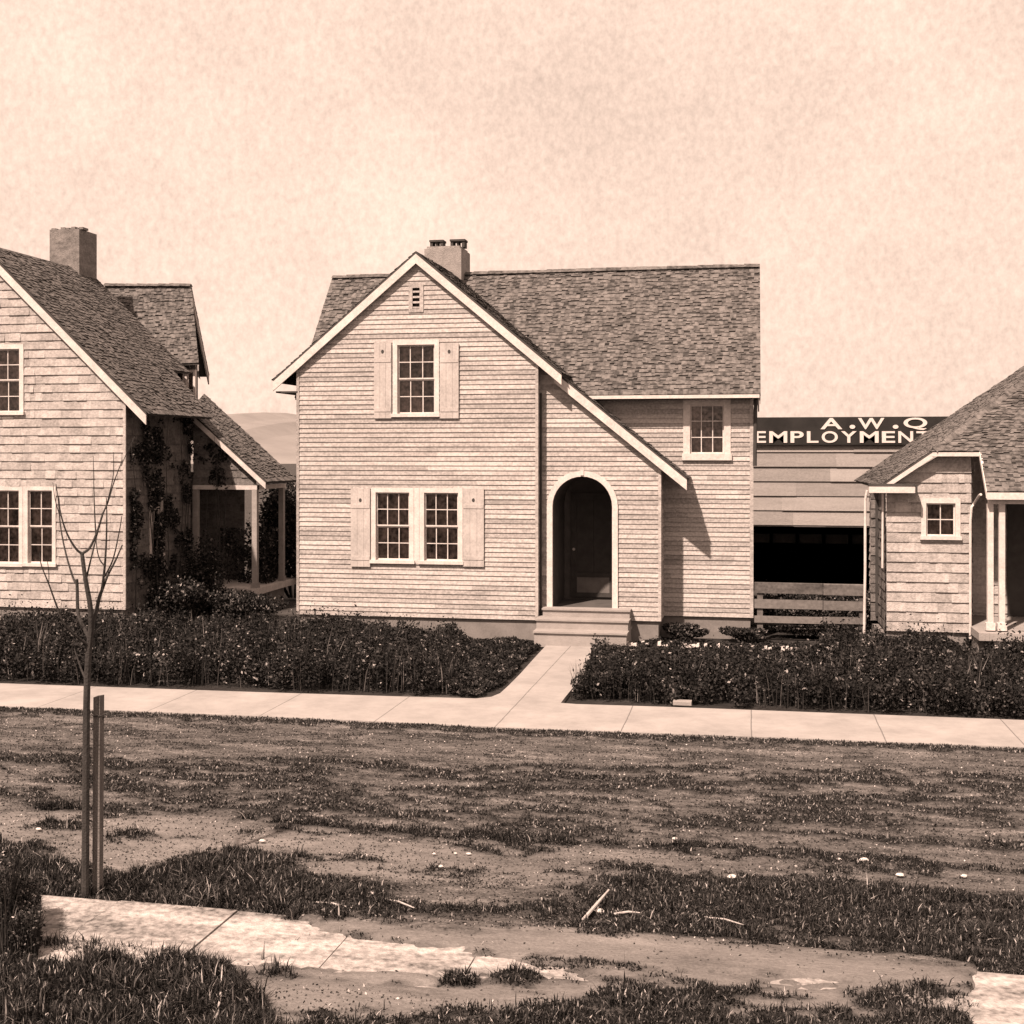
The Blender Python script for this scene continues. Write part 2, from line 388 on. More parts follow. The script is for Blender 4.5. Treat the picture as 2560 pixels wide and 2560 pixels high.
mb = clap(MB(), fA, out, [hole(*wu), hole(*wl1), hole(*wl2), hole(*vt)])
# side walls of front block
clap(mb, west(WL), rect(YA, 24.2, ZB, lerpz(lf, ap, WL) - gz)); clap(mb, east(WR), rect(YA, YB, ZB, lerpz(ap, ra, WR) - gz))
mb.build('wall', 'clap', mh, 'front gable wall of fine clapboards')
cb = MB()
fbox(cb, fA, WL - .022, WL + .03, ZB, lerpz(lf, ap, WL) - .2, .0, .026); cb.build('corner_board', 'clap', mh); cb = MB(); fbox(cb, fA, WR - .03, WR + .022, ZB, lerpz(ap, ra, WR) - .2, .0, .026)
cb.build('corner_board', 'clap', mh); cb = MB()
fbox(cb, fB, WE - .03, WE + .022, ZB, lerpz(rb0, rb1, WE) - .2, .0, .026)
cb.build('corner_board', 'clap', mh)
# entry wall with arch
u0, u1, zs, _t = R(fB, 1382, 1268, 1531, 1520, YB); az0 = U(1456, 1521, YB).z
azs = U(1456, 1266, YB).z; uc = (u0 + u1) / 2; ar = (u1 - u0) / 2
def arch(r, z0, base=azs, n=18):
    return [(uc - r, z0), (uc + r, z0)] + [(uc + r * math.cos(math.pi * i / n), base + r * math.sin(math.pi * i / n)) for i in range(n + 1)]
out = [(WR, ZB), (WE, ZB), (WE, lerpz(rb0, rb1, WE) - gz), (WR, lerpz(rb0, rb1, WR) - gz)]
mb = clap(MB(), fB, out, [arch(ar + .01, az0)])
clap(mb, east(WE), rect(YB, YC, ZB, lerpz(rb0, rb1, WE) - gz))
mb.build('wall', 'clap', mh, 'clapboard wall of the entry bay pierced by the arch')
# arch surround
am = MB(); inner = arch(ar, az0)[1:]; outer = arch(ar + .10, az0)[1:]
inner = [(uc + ar, az0)] + inner[1:] + [(uc - ar, az0)]; outer = [(uc + ar + .10, az0)] + outer[1:] + [(uc - ar - .10, az0)]
for i in range(len(inner) - 1):
    a, b, c, d = inner[i], inner[i + 1], outer[i + 1], outer[i]
    am.hexa([fp(fB, a[0], a[1], -.02), fp(fB, b[0], b[1], -.02), fp(fB, c[0], c[1], -.02), fp(fB, d[0], d[1], -.02), fp(fB, a[0], a[1], .05), fp(fB, b[0], b[1], .05), fp(fB, c[0], c[1], .05), fp(fB, d[0], d[1], .05)])
fbox(am, fB, uc - .03, uc + .03, azs + ar + .02, azs + ar + .15, .0505, .065)
am.build('arch_surround', 'trim', mh)
# alcove and door
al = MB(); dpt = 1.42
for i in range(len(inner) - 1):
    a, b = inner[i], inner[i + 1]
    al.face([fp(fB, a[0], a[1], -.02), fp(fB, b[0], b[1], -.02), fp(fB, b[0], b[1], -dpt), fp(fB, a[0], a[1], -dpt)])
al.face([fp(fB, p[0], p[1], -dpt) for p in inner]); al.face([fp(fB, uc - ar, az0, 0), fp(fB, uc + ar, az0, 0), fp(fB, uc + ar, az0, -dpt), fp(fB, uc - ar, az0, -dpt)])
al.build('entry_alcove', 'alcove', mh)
dr = MB(); dl, drr = uc - .40, uc + .44
fbox(dr, fB, dl, dl + .11, az0 + .05, az0 + 2.02, -dpt + .02, -dpt + .06); fbox(dr, fB, drr - .11, drr, az0 + .05, az0 + 2.02, -dpt + .02, -dpt + .06)
fbox(dr, fB, dl + .11, drr - .11, az0 + .05, az0 + .13, -dpt + .02, -dpt + .06); fbox(dr, fB, dl + .11, drr - .11, az0 + 1.9, az0 + 2.02, -dpt + .02, -dpt + .06)
fbox(dr, fB, dl + .11, drr - .11, az0 + .42, az0 + .5, -dpt + .02, -dpt + .06); fbox(dr, fB, uc - .01, uc + .03, az0 + .5, az0 + 1.9, -dpt + .02, -dpt + .05)
door = dr.build('door', 'shade_wood', mh)
pn = MB(); fbox(pn, fB, dl + .11, drr - .11, az0 + .13, az0 + .42, -dpt + .03, -dpt + .05); pn.build('panel', 'doorpanel', door)
pn = MB(); fbox(pn, fB, dl + .11, drr - .11, az0 + .5, az0 + 1.9, -dpt + .025, -dpt + .03); pn.build('pane', 'interior', door)
pn = MB(); pn.tube([fp(fB, dl + .06, az0 + .95, -dpt + .06), fp(fB, dl + .06, az0 + .95, -dpt + .11)], [.012, .028], 10); pn.build('handle', 'stick', door)
# steps
st = MB(); a, b, _, _ = R(fB, 1360, 1526, 1572, 1546, YB - .15)
for (xa, xb, ya, yb, zz, th) in ((1357, 1574, 1527, 1546, YB - .28, 0), (1341, 1570, 1554, 1577, YB - .60, 0), (1335, 1566, 1585, 1604, YB - .92, 0)):
    q = R(fB, xa, ya, xb, yb, zz)
    st.box(q[0], q[1], zz, YB - .03, 0 if zz < 21.7 else q[2] - .02, q[3]); 
    st.box(q[0] - .015, q[1] + .015, zz - .03, YB - .03, q[3], q[3] + .03)
st.build('doorstep', 'concrete', mh)
# gable vent
v = MB(); g = .035
fbox(v, fA, vt[0] - .07, vt[0], vt[2] - .06, vt[3] + .06, 0, .03); fbox(v, fA, vt[1], vt[1] + .07, vt[2] - .06, vt[3] + .06, 0, .03)
fbox(v, fA, vt[0], vt[1], vt[2] - .06, vt[2], 0, .03); fbox(v, fA, vt[0], vt[1], vt[3], vt[3] + .06, 0, .03)
for i in range(4):
    z = vt[2] + (vt[3] - vt[2]) * (i + .1) / 4; fbox(v, fA, vt[0] + .004, vt[1] - .003, z, z + .035, -.03, .022)
gv = v.build('gable_vent', 'clap', mh); b_ = MB(); fbox(b_, fA, vt[0], vt[1], vt[2], vt[3], -.10, -.06); b_.build('backing', 'interior', gv)
# windows
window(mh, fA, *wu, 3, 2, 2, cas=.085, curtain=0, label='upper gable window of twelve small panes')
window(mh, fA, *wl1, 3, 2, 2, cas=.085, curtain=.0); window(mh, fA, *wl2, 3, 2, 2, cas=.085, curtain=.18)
ml = MB(); fbox(ml, fA, wl1[1] + .09, wl2[0] - .09, wl1[2] - .06, wl1[3] + .085, -.02, .028); ml.build('mullion_board', 'trim', mh)
for x0, y0, x1, y1, hy in ((937, 858, 980, 1046, 880), (1101, 858, 1148, 1046, 880), (879, 1222, 927, 1416, 1250), (1159, 1222, 1211, 1416, 1250)):
    q = R(fA, x0, y0, x1, y1, YA); shutter(mh, fA, *q, hz=U(x0, hy, YA).z)
# rear wing
XW0, XW1 = -8.35, 0.0; RL, RR = -8.52, .15; YR = 24.87; EZ = 4.40; YE = 22.70; YE2 = 2 * YR - YE; YD = 2 * YR - YC
ww = R(fC, 1725, 1012, 1810, 1134, YC)
sl = (RZ - EZ) / (YR - YE)
out = [(WE - .1, ZB), (XW1, ZB), (XW1, 4.62), (WE - 2.4, 4.62), (WE - 2.4, 3.0), (WE - .1, 3.0)]
mb = clap(MB(), fC, out, [hole(*ww)])
gab = [(YC, ZB), (YD, ZB), (YD, EZ + sl * (YC - YE) - .1), (YR, RZ - .1), (YC, EZ + sl * (YC - YE) - .1)]
clap(mb, east(XW1), gab); clap(mb, west(XW0), gab); siding(mb, back(YD), rect(XW0, XW1, ZB, 4.6), expo=.17)
mb.build('wall', 'clap', mh, 'clapboard walls of the long rear wing')
cb = MB(); fbox(cb, fC, XW1 - .04, XW1 + .025, ZB, 4.5, 0, .028); cb.build('corner_board', 'clap', mh)
window(mh, fC, *ww, 3, 3, 1, cas=.12, sillh=.12, label='casement window tucked under the wing eave')
rf = make_roof(mh, [((RL, YE, EZ), (RR, YE, EZ), (RR, YR, RZ), (RL, YR, RZ)), ((RL, YE2, EZ), (RR, YE2, EZ), (RR, YR, RZ), (RL, YR, RZ))], label='long shingled roof of the rear wing', cap=[((RL, YR, RZ), (RR, YR, RZ))])
ev = MB(); ev.box(XZ(1440, 985, YE)[0], RR - .02, YE - .035, YE + .02, EZ - .09, EZ - .03); ev.build('gutter', 'trim', rf)
sf = MB(); sf.box(-3.6, XW1, YE + .02, YC, EZ - .10, EZ - .07); sf.build('soffit', 'deck', rf)
# end rakes of the wing (thin, edge on)
for X in (RR,):
    d = MB(); 
    for (ya, za, yb, zb) in ((YE, EZ, YR, RZ), (YR, RZ, YE2, EZ)):
        d.hexa([(X - .03, ya, za - .20), (X, ya, za - .20), (X, yb, zb - .20), (X - .03, yb, zb - .20), (X - .03, ya, za - .065), (X, ya, za - .065), (X, yb, zb - .065), (X - .03, yb, zb - .065)])
    d.build('rake_board', 'clap', rf)
# front gable roof
def P3(p, Y): return (p[0], Y, p[1])
YF = 21.92
rf2 = make_roof(mh, [(P3(lf, YF), P3(lf, 24.2), (ap[0], YR, ap[1]), P3(ap, YF)), (P3(ra, YF), P3(ra, 23.6), (ap[0], YR, ap[1]), P3(ap, YF))], label='steep roof over the front gable')
rake(rf2, lf, ap, YF + .012); rake(rf2, ap, ra, YF + .012)
sf = MB(); sf.box(lf[0] + .03, WL, YF + .05, 24.1, lf[1] - .25, lf[1] - .22); sf.build('soffit', 'deck', rf2)
rf3 = make_roof(mh, [(P3(rb1, 22.14), P3(rb1, YC + .03), P3(rb0, YC + .03), P3(rb0, 22.14))], label='lower roof sweeping down over the entry bay')
rake(rf3, rb0, rb1, 22.15, top=.04, bot=.22)
# foundation
fd = MB(); fd.box(WL + .03, WR - .02, YA + .03, 24.2, -.1, ZB); fd.box(WR - .02, WE - .03, YB + .03, YC + .1, -.1, ZB); fd.box(XW0 + .03, XW1 - .03, YC + .03, YD - .03, -.1, ZB - .002)
fd.build('foundation', 'found', mh)
# chimney
ch = MB(); x0, x1 = U(1061, 650, 24.5).x, U(1153, 650, 24.5).x; ct = U(1100, 621, 24.5).z
ch.box(x0, x1, 24.5, 25.3, 5.6, ct); ch.box(x0 + .04, x1 - .04, 24.54, 25.26, ct, ct + .05)
cho = ch.build('chimney', 'stucco', rf)
for pa, pb_ in ((1076, 1108), (1127, 1162)):
    xa, xb = U(pa, 600, 24.75).x, U(pb_, 600, 24.75).x; h = MB(); tk = .055
    h.box(xa, xa + tk, 24.72, 24.95, ct + .05, ct + .17); h.box(xb - tk, xb, 24.72, 24.95, ct + .05, ct + .17); h.box((xa + xb) / 2 - .02, (xa + xb) / 2 + .02, 24.74, 24.93, ct + .05, ct + .17)
    h.box(xa - .012, xb + .012, 24.70, 24.97, ct + .171, ct + .21); h.build('chimney_pot', 'iron', rf)
downspout(mh, [(XW1 + .07, YC - .02, EZ - .12), (XW1 + .06, YC - .03, EZ - .3), (XW1 + .05, YC - .03, 3.1)], .035, 'iron')
downspout(mh, [(WR + .04, YB - .10, 4.4), (WR + .04, YB - .10, .4)], .022, 'iron')

# ============================================================ LEFT HOUSE
lh = thing('shingled_house', 'two storey pale shingled house with big square chimney and side porch', 'house', 'cottages along the street')
ap = XZ(-48, 606, YF); rr = XZ(366, 1030, YF); XL = XZ(313, 1300, YA)[0]; half = rr[0] - ap[0]
ll = (ap[0] - half, rr[1]); XLL = 2 * ap[0] - XL; m_ = (ap[1] - rr[1]) / half
YLb = 26.0
lw0 = R(fA, -46, 873, 50, 1030, YA); lw1 = R(fA, -12, 1226, 49, 1408, YA); lw2 = R(fA, 71, 1226, 132, 1408, YA); lw3 = R(fA, -96, 1226, -35, 1408, YA)
out = [(XLL, ZB), (XL, ZB), (XL, lerpz(ap, rr, XL) - .12), (ap[0], ap[1] - .12), (XLL, lerpz(ap, rr, XL) - .12)]
fE = east(XL)
sw = (23.03, 23.42, 1.33, 2.55)
mb = shing(MB(), fA, out, [hole(*lw0), hole(*lw1), hole(*lw2), hole(*lw3)])
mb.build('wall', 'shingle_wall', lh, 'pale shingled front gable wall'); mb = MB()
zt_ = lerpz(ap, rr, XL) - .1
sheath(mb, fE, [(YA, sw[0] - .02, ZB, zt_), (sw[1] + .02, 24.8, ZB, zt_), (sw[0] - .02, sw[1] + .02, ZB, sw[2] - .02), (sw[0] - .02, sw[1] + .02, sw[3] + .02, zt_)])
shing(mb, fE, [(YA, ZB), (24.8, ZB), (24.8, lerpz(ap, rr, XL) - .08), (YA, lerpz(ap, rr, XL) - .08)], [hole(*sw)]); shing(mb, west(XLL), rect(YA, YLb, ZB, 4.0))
mb.build('wall', 'shade_shingle', lh, 'side wall with shade put into its shingle colour')
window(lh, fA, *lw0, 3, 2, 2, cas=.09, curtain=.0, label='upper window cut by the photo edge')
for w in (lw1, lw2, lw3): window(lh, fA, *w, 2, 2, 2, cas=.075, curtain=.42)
ml = MB()
for a, b in ((lw3, lw1), (lw1, lw2)): fbox(ml, fA, a[1] + .08, b[0] - .08, a[2] - .06, a[3] + .075, -.02, .028)
ml.build('mullion_board', 'trim', lh)
window(lh, fE, *sw, 2, 2, 2, cas=.08, label='narrow side window in shade')
# roofs
XA = ap[0]
rl = make_roof(lh, [(P3(rr, YF), P3(rr, 24.82), (XA, YLb, ap[1]), P3(ap, YF)), (P3(ll, YF), P3(ll, YLb), (XA, YLb, ap[1]), P3(ap, YF)),
                    ((XL - .6, 24.8, lerpz(ap, rr, XL - .6)), (XL - .6, YLb, lerpz(ap, rr, XL - .6)), (XA, YLb, ap[1]), (XA, 24.0, ap[1]))], label='steep main roof with broad shingled slope')
rake(rl, ap, rr, YF + .012, top=.06, bot=.24); rake(rl, ll, ap, YF + .012, top=.06, bot=.24)
# back hip of the ridge and upper wing
q = [U(497, 905, 26.2), U(330, 912, 26.2), U(262, 712, 27.0), U(478, 712, 27.0)]
bq = [U(523, 936, 27.9), U(300, 936, 27.9)]
ru = make_roof(lh, [(q[1], q[0], q[3], q[2]), (bq[1], bq[0], q[3], q[2])], label='steep roof of the upper rear wing', cap=[(q[2], q[3])])
e = MB()
def strip(mb, a, b, dz0, dz1, off):
    a, b = Vector(a), Vector(b); o = Vector(off)
    mb.hexa([a + Vector((0, 0, -dz1)), b + Vector((0, 0, -dz1)), b + o + Vector((0, 0, -dz1)), a + o + Vector((0, 0, -dz1)), a + Vector((0, 0, -dz0)), b + Vector((0, 0, -dz0)), b + o + Vector((0, 0, -dz0)), a + o + Vector((0, 0, -dz0))])
strip(e, q[3], bq[0], .06, .24, (-.03, 0, 0)); strip(e, q[0], q[3], .06, .2, (-.03, 0, 0)); e.build('rake_board', 'clap', ru)
gw = MB(); ofs = Vector((-.22, 0, -.12))
gw.face([q[0] + ofs, bq[0] + ofs, q[3] + ofs])
uw0, uw1 = U(330, 950, 26.4), U(489, 950, 26.4)
f26 = front(26.4)
wA = R(f26, 440, 930, 458, 1018, 26.4); wB = R(f26, 468, 930, 484, 1018, 26.4)
shing(gw, f26, rect(uw0.x, uw1.x, 3.6, U(440, 900, 26.4).z), [hole(*wA), hole(*wB)])
gw.build('wall', 'shade_shingle', lh, 'wall under the upper wing eave with shade put into its colour')
for w in (wA, wB): window(lh, f26, *w, 1, 2, 1, cas=.05, rv=.01, rd=.2)
# chimney left: square, standing behind the ridge slope
c0, c1 = U(124, 640, 25.2).x, U(198, 640, 25.2).x; ct = U(160, 573, 25.2).z
ch = MB(); ch.box(c0, c1, 25.2, 25.95, 5.4, ct); 
for i in range(16):
    u = c0 + (c1 - c0) * random.random(); ch.box(u, u + .09, 25.2 + random.random() * .1, 25.5, ct, ct + random.uniform(.015, .05))
ch.build('chimney', 'darkstucco', rl, 'large square rough chimney stack')
# porch: lean-to against the side wall
YP0, YP1 = 24.8, 26.6
pt = (XL, XZ(490, 1026, YP0)[1]); pb = (-9.95, XZ(664, 1203, YP0)[1]); mP = (pt[1] - pb[1]) / (pb[0] - pt[0])
tp = (-12.15, pt[1] + mP * .5)
rp = make_roof(lh, [((pb[0], YP0, pb[1]), (pb[0], YP1, pb[1]), (tp[0], YP1, tp[1]), (XL - .02, YP0, pt[1]))], label='porch roof sloping down toward the next house')
rake(rp, (XL - .02, pt[1]), pb, YP0 + .01, top=.04, bot=.16)
e = MB(); e.box(XL - .6, XL, YP0 - .03, YP0 + .03, pt[1] - .14, pt[1] - .03); e.box(XL - .55, XL - .01, YP0, 26.4, pt[1] - .06, pt[1] - .03); e.build('eave_board', 'trim', rp)
pw = MB(); YPw = YP0 + .16; bz = XZ(550, 1213, YPw)[1]
pw.face([(XL, YPw + .012, bz), (pb[0] - .28, YPw + .012, bz), (pb[0] - .28, YPw + .012, pb[1] + mP * .28 - .1), (XL, YPw + .012, pt[1] - .12)], 0)
shing(pw, front(YPw), [(XL, bz), (pb[0] - .28, bz), (pb[0] - .28, pb[1] + mP * .28 - .1), (XL, pt[1] - .12)])
pw.build('wall', 'shade_shingle', lh, 'shingled gable of the side porch with shade put into its colour')
bm_ = MB(); bm_.box(XL, pb[0] - .25, YPw - .04, YPw + .08, bz - .09, bz); bm_.box(pb[0] - .37, pb[0] - .25, YPw, YP1, bz - .09, bz); bm_.build('porch_beam', 'trim', lh)
for (x, y) in ((pb[0] - .31, YPw + .02), (pb[0] - .31, YP1 - .1), (XL + .05, YPw + .02)):
    p = MB(); p.box(x - .055, x + .055, y - .055, y + .055, .49, bz - .09); p.box(x - .075, x + .075, y - .075, y + .075, .49, .60); p.build('porch_post', 'barn', lh)
pf = MB(); pf.box(XL, pb[0] - .2, YP0 + .05, YP1 + .6, .36, .49); pf.build('porch_floor', 'trim', lh)
bw = MB(); sheath(bw, front(YP1 + .02), [(-13.5, XL + .45, ZB, 2.9)]); shing(bw, front(YP1 + .02), rect(-13.5, XL + .45, ZB, 2.9)); bw.build('wall', 'shade_shingle', lh, 'back wall of the porch')
fd = MB(); fd.box(XLL + .03, XL - .03, YA + .03, YLb, -.1, ZB); fd.box(XL, pb[0] - .3, YP0 + .1, YP1, -.1, .36); fd.build('foundation', 'found', lh)
cb = MB(); fbox(cb, fA, XL - .03, XL + .025, ZB, lerpz(ap, rr, XL) - .25, 0, .032); cb.build('corner_board', 'shingle_wall', lh)

# ============================================================ RIGHT HOUSE
rh = thing('low_house', 'low one storey shingled house with clipped gable and white porch posts', 'house', 'cottages along the street')
YH = 21.8; fH = front(YH)
e0 = XZ(2200, 1214, 21.62); e1 = XZ(2332, 1113, 21.62); EX, EZr = e0[0], e0[1]; KX, KZ = e1[0], e1[1]
hp = U(2560, 950, 23.3); mL = (hp.z - EZr) / (hp.x - EX); XRt = 6.2; ZRt = EZr + mL * (XRt - EX); YBk = 26.5
KZ2 = EZr + mL * (KX - EX)
ftop = lambda X: (X, 21.62 + (X - KX) * (hp.y - 21.62) / (hp.x - KX), EZr + mL * (X - EX))
T = ftop(XRt)
CXp = U(2449, 1120, 21.62).x; pe = U(2460, 1228, 20.98)
def FP(X, Y=21.62): return (X, Y, KZ2)
EX2 = 2 * XRt - EX; KX2 = 2 * XRt - KX
rr_ = make_roof(rh, [((EX, 21.62, EZr), (EX, YBk, EZr), (XRt, YBk, ZRt), (KX, 21.62, KZ2)),
                     ((KX, 21.62, KZ2), (XRt, YBk, ZRt), (XRt, YBk, ZRt), T),
                     ((EX2, 21.62, EZr), (EX2, YBk, EZr), (XRt, YBk, ZRt), (KX2, 21.62, KZ2)),
                     (FP(KX), FP(KX2), T, T),
                     ((CXp, pe.y, pe.z), (KX2 - .5, pe.y, pe.z), FP(KX2 - .5), FP(CXp))], label='clipped gable roof with rough shingles', cap=[(FP(KX), T)])
rake(rr_, (EX, EZr), (KX, KZ2), 21.63, top=.04, bot=.12)
g = MB(); g.box(KX - .01, CXp, 21.585, 21.62, KZ2 - .10, KZ2 - .035); strip(g, FP(CXp - .01), (CXp - .01, pe.y, pe.z), .0, .11, (.035, 0, 0)); g.build('fascia', 'trim', rr_)
# gutter return
g = MB(); a, b, z0, z1 = R(fH, 2172, 1217, 2287, 1229, 21.55); g.box(a, b, 21.5, 21.62, z0 - .02, z1); g.build('gutter', 'trim', rr_)
g = MB(); g.box(a, b, 21.56, 21.7, z1 + .0, z1 + .05); g.box(b, b + .035, 21.48, 21.7, z0 - .035, z1 + .04); g.build('eave_return', 'deck', rr_)
XH0, XH1 = XZ(2216, 1400, YH)[0], XZ(2428, 1400, YH)[0]
hw = R(fH, 2315, 1258, 2388, 1340, YH)
zt = lambda X: EZr + mL * (X - EX) - .10
out = [(XH0, ZB), (XH1, ZB), (XH1, KZ2 - .1), (KX + .1, KZ2 - .1), (XH0, zt(XH0))]
mb = shing(MB(), fH, out, [hole(*hw)]); shing(mb, east(XH1), rect(YH, 23.2, ZB, 3.4))
shing(mb, front(23.2), rect(XH1, 10, ZB, 3.6)); shing(mb, west(EX + .25), rect(YH + 1.3, YBk - .3, ZB, 2.8))
mb.build('wall', 'shingle_wall', rh, 'pale broad shingle wall with small window')
mb = shing(MB(), west(XH0), rect(YH, YH + 1.3, ZB, 2.75)); shing(mb, front(YH + 1.3), rect(EX - .02, XH0, ZB, 2.75)); mb.build('wall', 'shade_shingle', rh, 'recessed side entry with shade put into its colour')  # recess shade painted into the shingle colour
dk = MB(); dk.box(EX + .12, XH0 - .06, YH + 1.22, YH + 1.27, .45, 2.5); dk.build('door', 'shade_wood', rh)  # dark door board added to deepen the shade of the recess
window(rh, fH, *hw, 2, 2, 1, cas=.08, label='small four pane window')
fd = MB(); fd.box(XH0 + .02, XH1 - .02, YH + .03, 26, -.1, ZB); fd.box(EX, XH0, YH + .2, 23.0, -.1, ZB - .05); fd.box(XH1, 10, 21.2, 26, -.1, ZB - .02); fd.build('foundation', 'found', rh)
# side porch post / downspouts
downspout(rh, [U(2168, 1226, 21.6), U(2163, 1250, 21.62), U(2163, 1420, 21.62), U(2160, 1595, 21.62)], .022)
downspout(rh, [U(2207, 1228, 21.75), U(2206, 1420, 21.75)], .018)
downspout(rh, [U(2452, 1236, 21.0), U(2447, 1240, 21.2), U(2436, 1258, 21.7), U(2429, 1268, 21.7), U(2426, 1300, 21.7), U(2426, 1597, 21.7)], .021)
# porch
g = MB(); g.box(CXp, KX2 - .5, pe.y - .03, pe.y + .03, pe.z - .13, pe.z - .02); g.build('gutter', 'trim', rh)
bz = XZ(2500, 1244, 21.1)[1]; g = MB(); g.box(CXp + .05, KX2 - .5, 21.08, 21.2, bz - .10, bz); g.build('porch_beam', 'trim', rh)
PZ = XZ(2500, 1583, 20.95)[1]
for px, py in ((2475, 1250), (2504, 1250), (2700, 1250)):
    x = U(px, 1400, 21.15).x; p = MB(); p.box(x - .045, x + .045, 21.1, 21.19, PZ + .02, bz - .10); p.box(x - .07, x + .07, 21.08, 21.21, PZ + .02, PZ + .14); p.build('porch_post', 'trim', rh)
g = MB(); g.box(XZ(2446, 1580, 20.95)[0], 10, 20.9, 23.2, PZ - .12, PZ); g.build('porch_floor', 'concrete', rh)
g = MB(); ox = XZ(2445, 1500, 20.95)[0]
for i in range(9): g = MB(); g.box(ox + .25 + i * .28, ox + .33 + i * .28, 20.95, 21.0, .02, PZ - .12); g.build('skirting_board', 'trim', rh)
g = MB(); x0 = XZ(2520, 1400, 23.1)[0]; g.box(x0, x0 + .9, 23.1, 23.16, PZ, PZ + 2.0); g.build('door', 'shade_wood', rh, 'porch door in shade')

# ============================================================ BARN WITH SIGN
YN = 30.0; bn = thing('board_shed', 'wide board shed behind the houses with dark open front', 'shed')
topz = U(2100, 1046, YN).z; oz = U(2050, 1317, YN).z; bot_sign = U(2050, 1112, YN).z
mb = MB(); fN = front(YN)
siding(mb, fN, [(-1.2, -.05), (8, -.05), (8, topz - .02), (-1.2, topz - .02)], [rect(-.9, 3.2, -.1, oz)], expo=.34, t=.035, piece=(1.6, 3.5), jit=.012)
siding(mb, west(-1.2), rect(YN, 36, 0, topz - .05), expo=.345, t=.03); siding(mb, east(8), rect(YN, 36, 0, topz - .05), expo=.345, t=.03); siding(mb, back(36), rect(-1.2, 8, 0, topz - .05), expo=.345, t=.03)
mb.build('wall', 'barn', bn)
g = MB(); g.box(-1.3, 8.1, YN + .01, 36.1, topz - .06, topz - .01); g.build('roof', 'deck', bn)
g = MB(); g.box(-.9, 3.2, 34, 34.1, 0, oz); g.box(-1.0, -.92, YN + .05, 34, 0, oz); g.box(3.22, 3.3, YN + .05, 34, 0, oz); g.box(-1.0, 3.3, YN + .05, 34, oz + .01, oz + .06)
for i in range(5): g.box(-.2 + i * .62, -.12 + i * .62, YN + 1.2, YN + 1.3, 0, oz)
for i in range(3): g.box(-.9, 3.2, YN + 1.31, YN + 1.34, .3 + i * .42, .52 + i * .42); g.build('interior_lining', 'interior', bn)
sg = thing('employment_sign', 'black painted sign board with large pale EMPLOYMENT lettering atop the shed', 'sign')
g = MB(); xs0 = -.6; xs1 = U(2475, 1080, YN).x; g.box(xs0, xs1, YN - .12, YN - .05, bot_sign, topz + .03); g.build('board', 'sign', sg)
def text(body, x0, x1, yt, yb, name='lettering'):
    cu = bpy.data.curves.new(name, 'FONT'); cu.body = body; cu.extrude = .006; cu.offset = .018; cu.space_character = 1.08
    o = bpy.data.objects.new(name, cu); COL.objects.link(o); bpy.context.view_layer.update()
    d = [Vector(b) for b in o.bound_box]; bx0, bx1 = min(v.x for v in d), max(v.x for v in d); by0, by1 = min(v.y for v in d), max(v.y for v in d)
    a = U(x0, (yt + yb) / 2, YN - .13); b = U(x1, (yt + yb) / 2, YN - .13); zt_ = U((x0 + x1) / 2, yt, YN - .13).z; zb_ = U((x0 + x1) / 2, yb, YN - .13).z
    sx = (b.x - a.x) / (bx1 - bx0); sy = (zt_ - zb_) / (by1 - by0)
    o.rotation_euler = (math.pi / 2, 0, 0); o.scale = (sx, sy, 1); o.location = (a.x - bx0 * sx, YN - .13, zb_ - by0 * sy)
    me = bpy.data.meshes.new_from_object(o.evaluated_get(bpy.context.evaluated_depsgraph_get())); me.materials.clear(); me.materials.append(M['letter'])
    n = bpy.data.objects.new(name, me); COL.objects.link(n); n.rotation_euler = o.rotation_euler; n.scale = o.scale; n.location = o.location; n.parent = sg; bpy.data.objects.remove(o); return n
for ch_, a, b in (('A', 2051, 2106), ('W', 2145, 2211), ('Q', 2259, 2318)): text(ch_, a, b, 1045 if ch_ != 'Q' else 1044, 1073 if ch_ != 'Q' else 1075)
for a in (2124, 2232): text('.', a, a + 14, 1062, 1072)
xx = 1886
for ch_, w in zip('EMPLOYMENT', (32, 50, 38, 34, 45, 44, 52, 38, 42, 40)):
    text(ch_, xx + 2, xx + w - 3, 1078, 1107); xx += w + 3.1

# plank fence in the gap
pf = thing('plank_fence', 'low rough plank fence crossing the gap between clapboard house and low house', 'fence')
YFn = 22.9
for i, (ya, yb) in enumerate(((1455, 1481), (1498, 1521), (1539, 1556))):
    a0, b0 = U(1893, ya, YFn), U(1893, yb, YFn); a1, b1 = U(2165, ya + 6, YFn), U(2165, yb + 8, YFn)
    xm = .55 * (a1.x - a0.x)
    for (xa, xb) in ((a0.x - .05, a0.x + xm * 1.1), (a0.x + xm * 1.1 + .012, a1.x)):
        za = a0.z + (a1.z - a0.z) * (xa - a0.x) / (a1.x - a0.x); zb2 = a0.z + (a1.z - a0.z) * (xb - a0.x) / (a1.x - a0.x); hh = a0.z - b0.z
        dz = random.uniform(-.02, .02)
        g = MB(); g.hexa([(xa, YFn - .03, za - hh + dz), (xb, YFn - .03, zb2 - hh + dz), (xb, YFn, zb2 - hh), (xa, YFn, za - hh), (xa, YFn - .03, za + dz), (xb, YFn - .03, zb2 + dz), (xb, YFn, zb2), (xa, YFn, za)])
        g.build('board', 'plank', pf)
for px in (1900, 2155):
    x = U(px, 1500, YFn).x; g = MB(); g.box(x - .05, x + .05, YFn + .002, YFn + .09, -.05, 1.0); g.build('post', 'plank', pf)

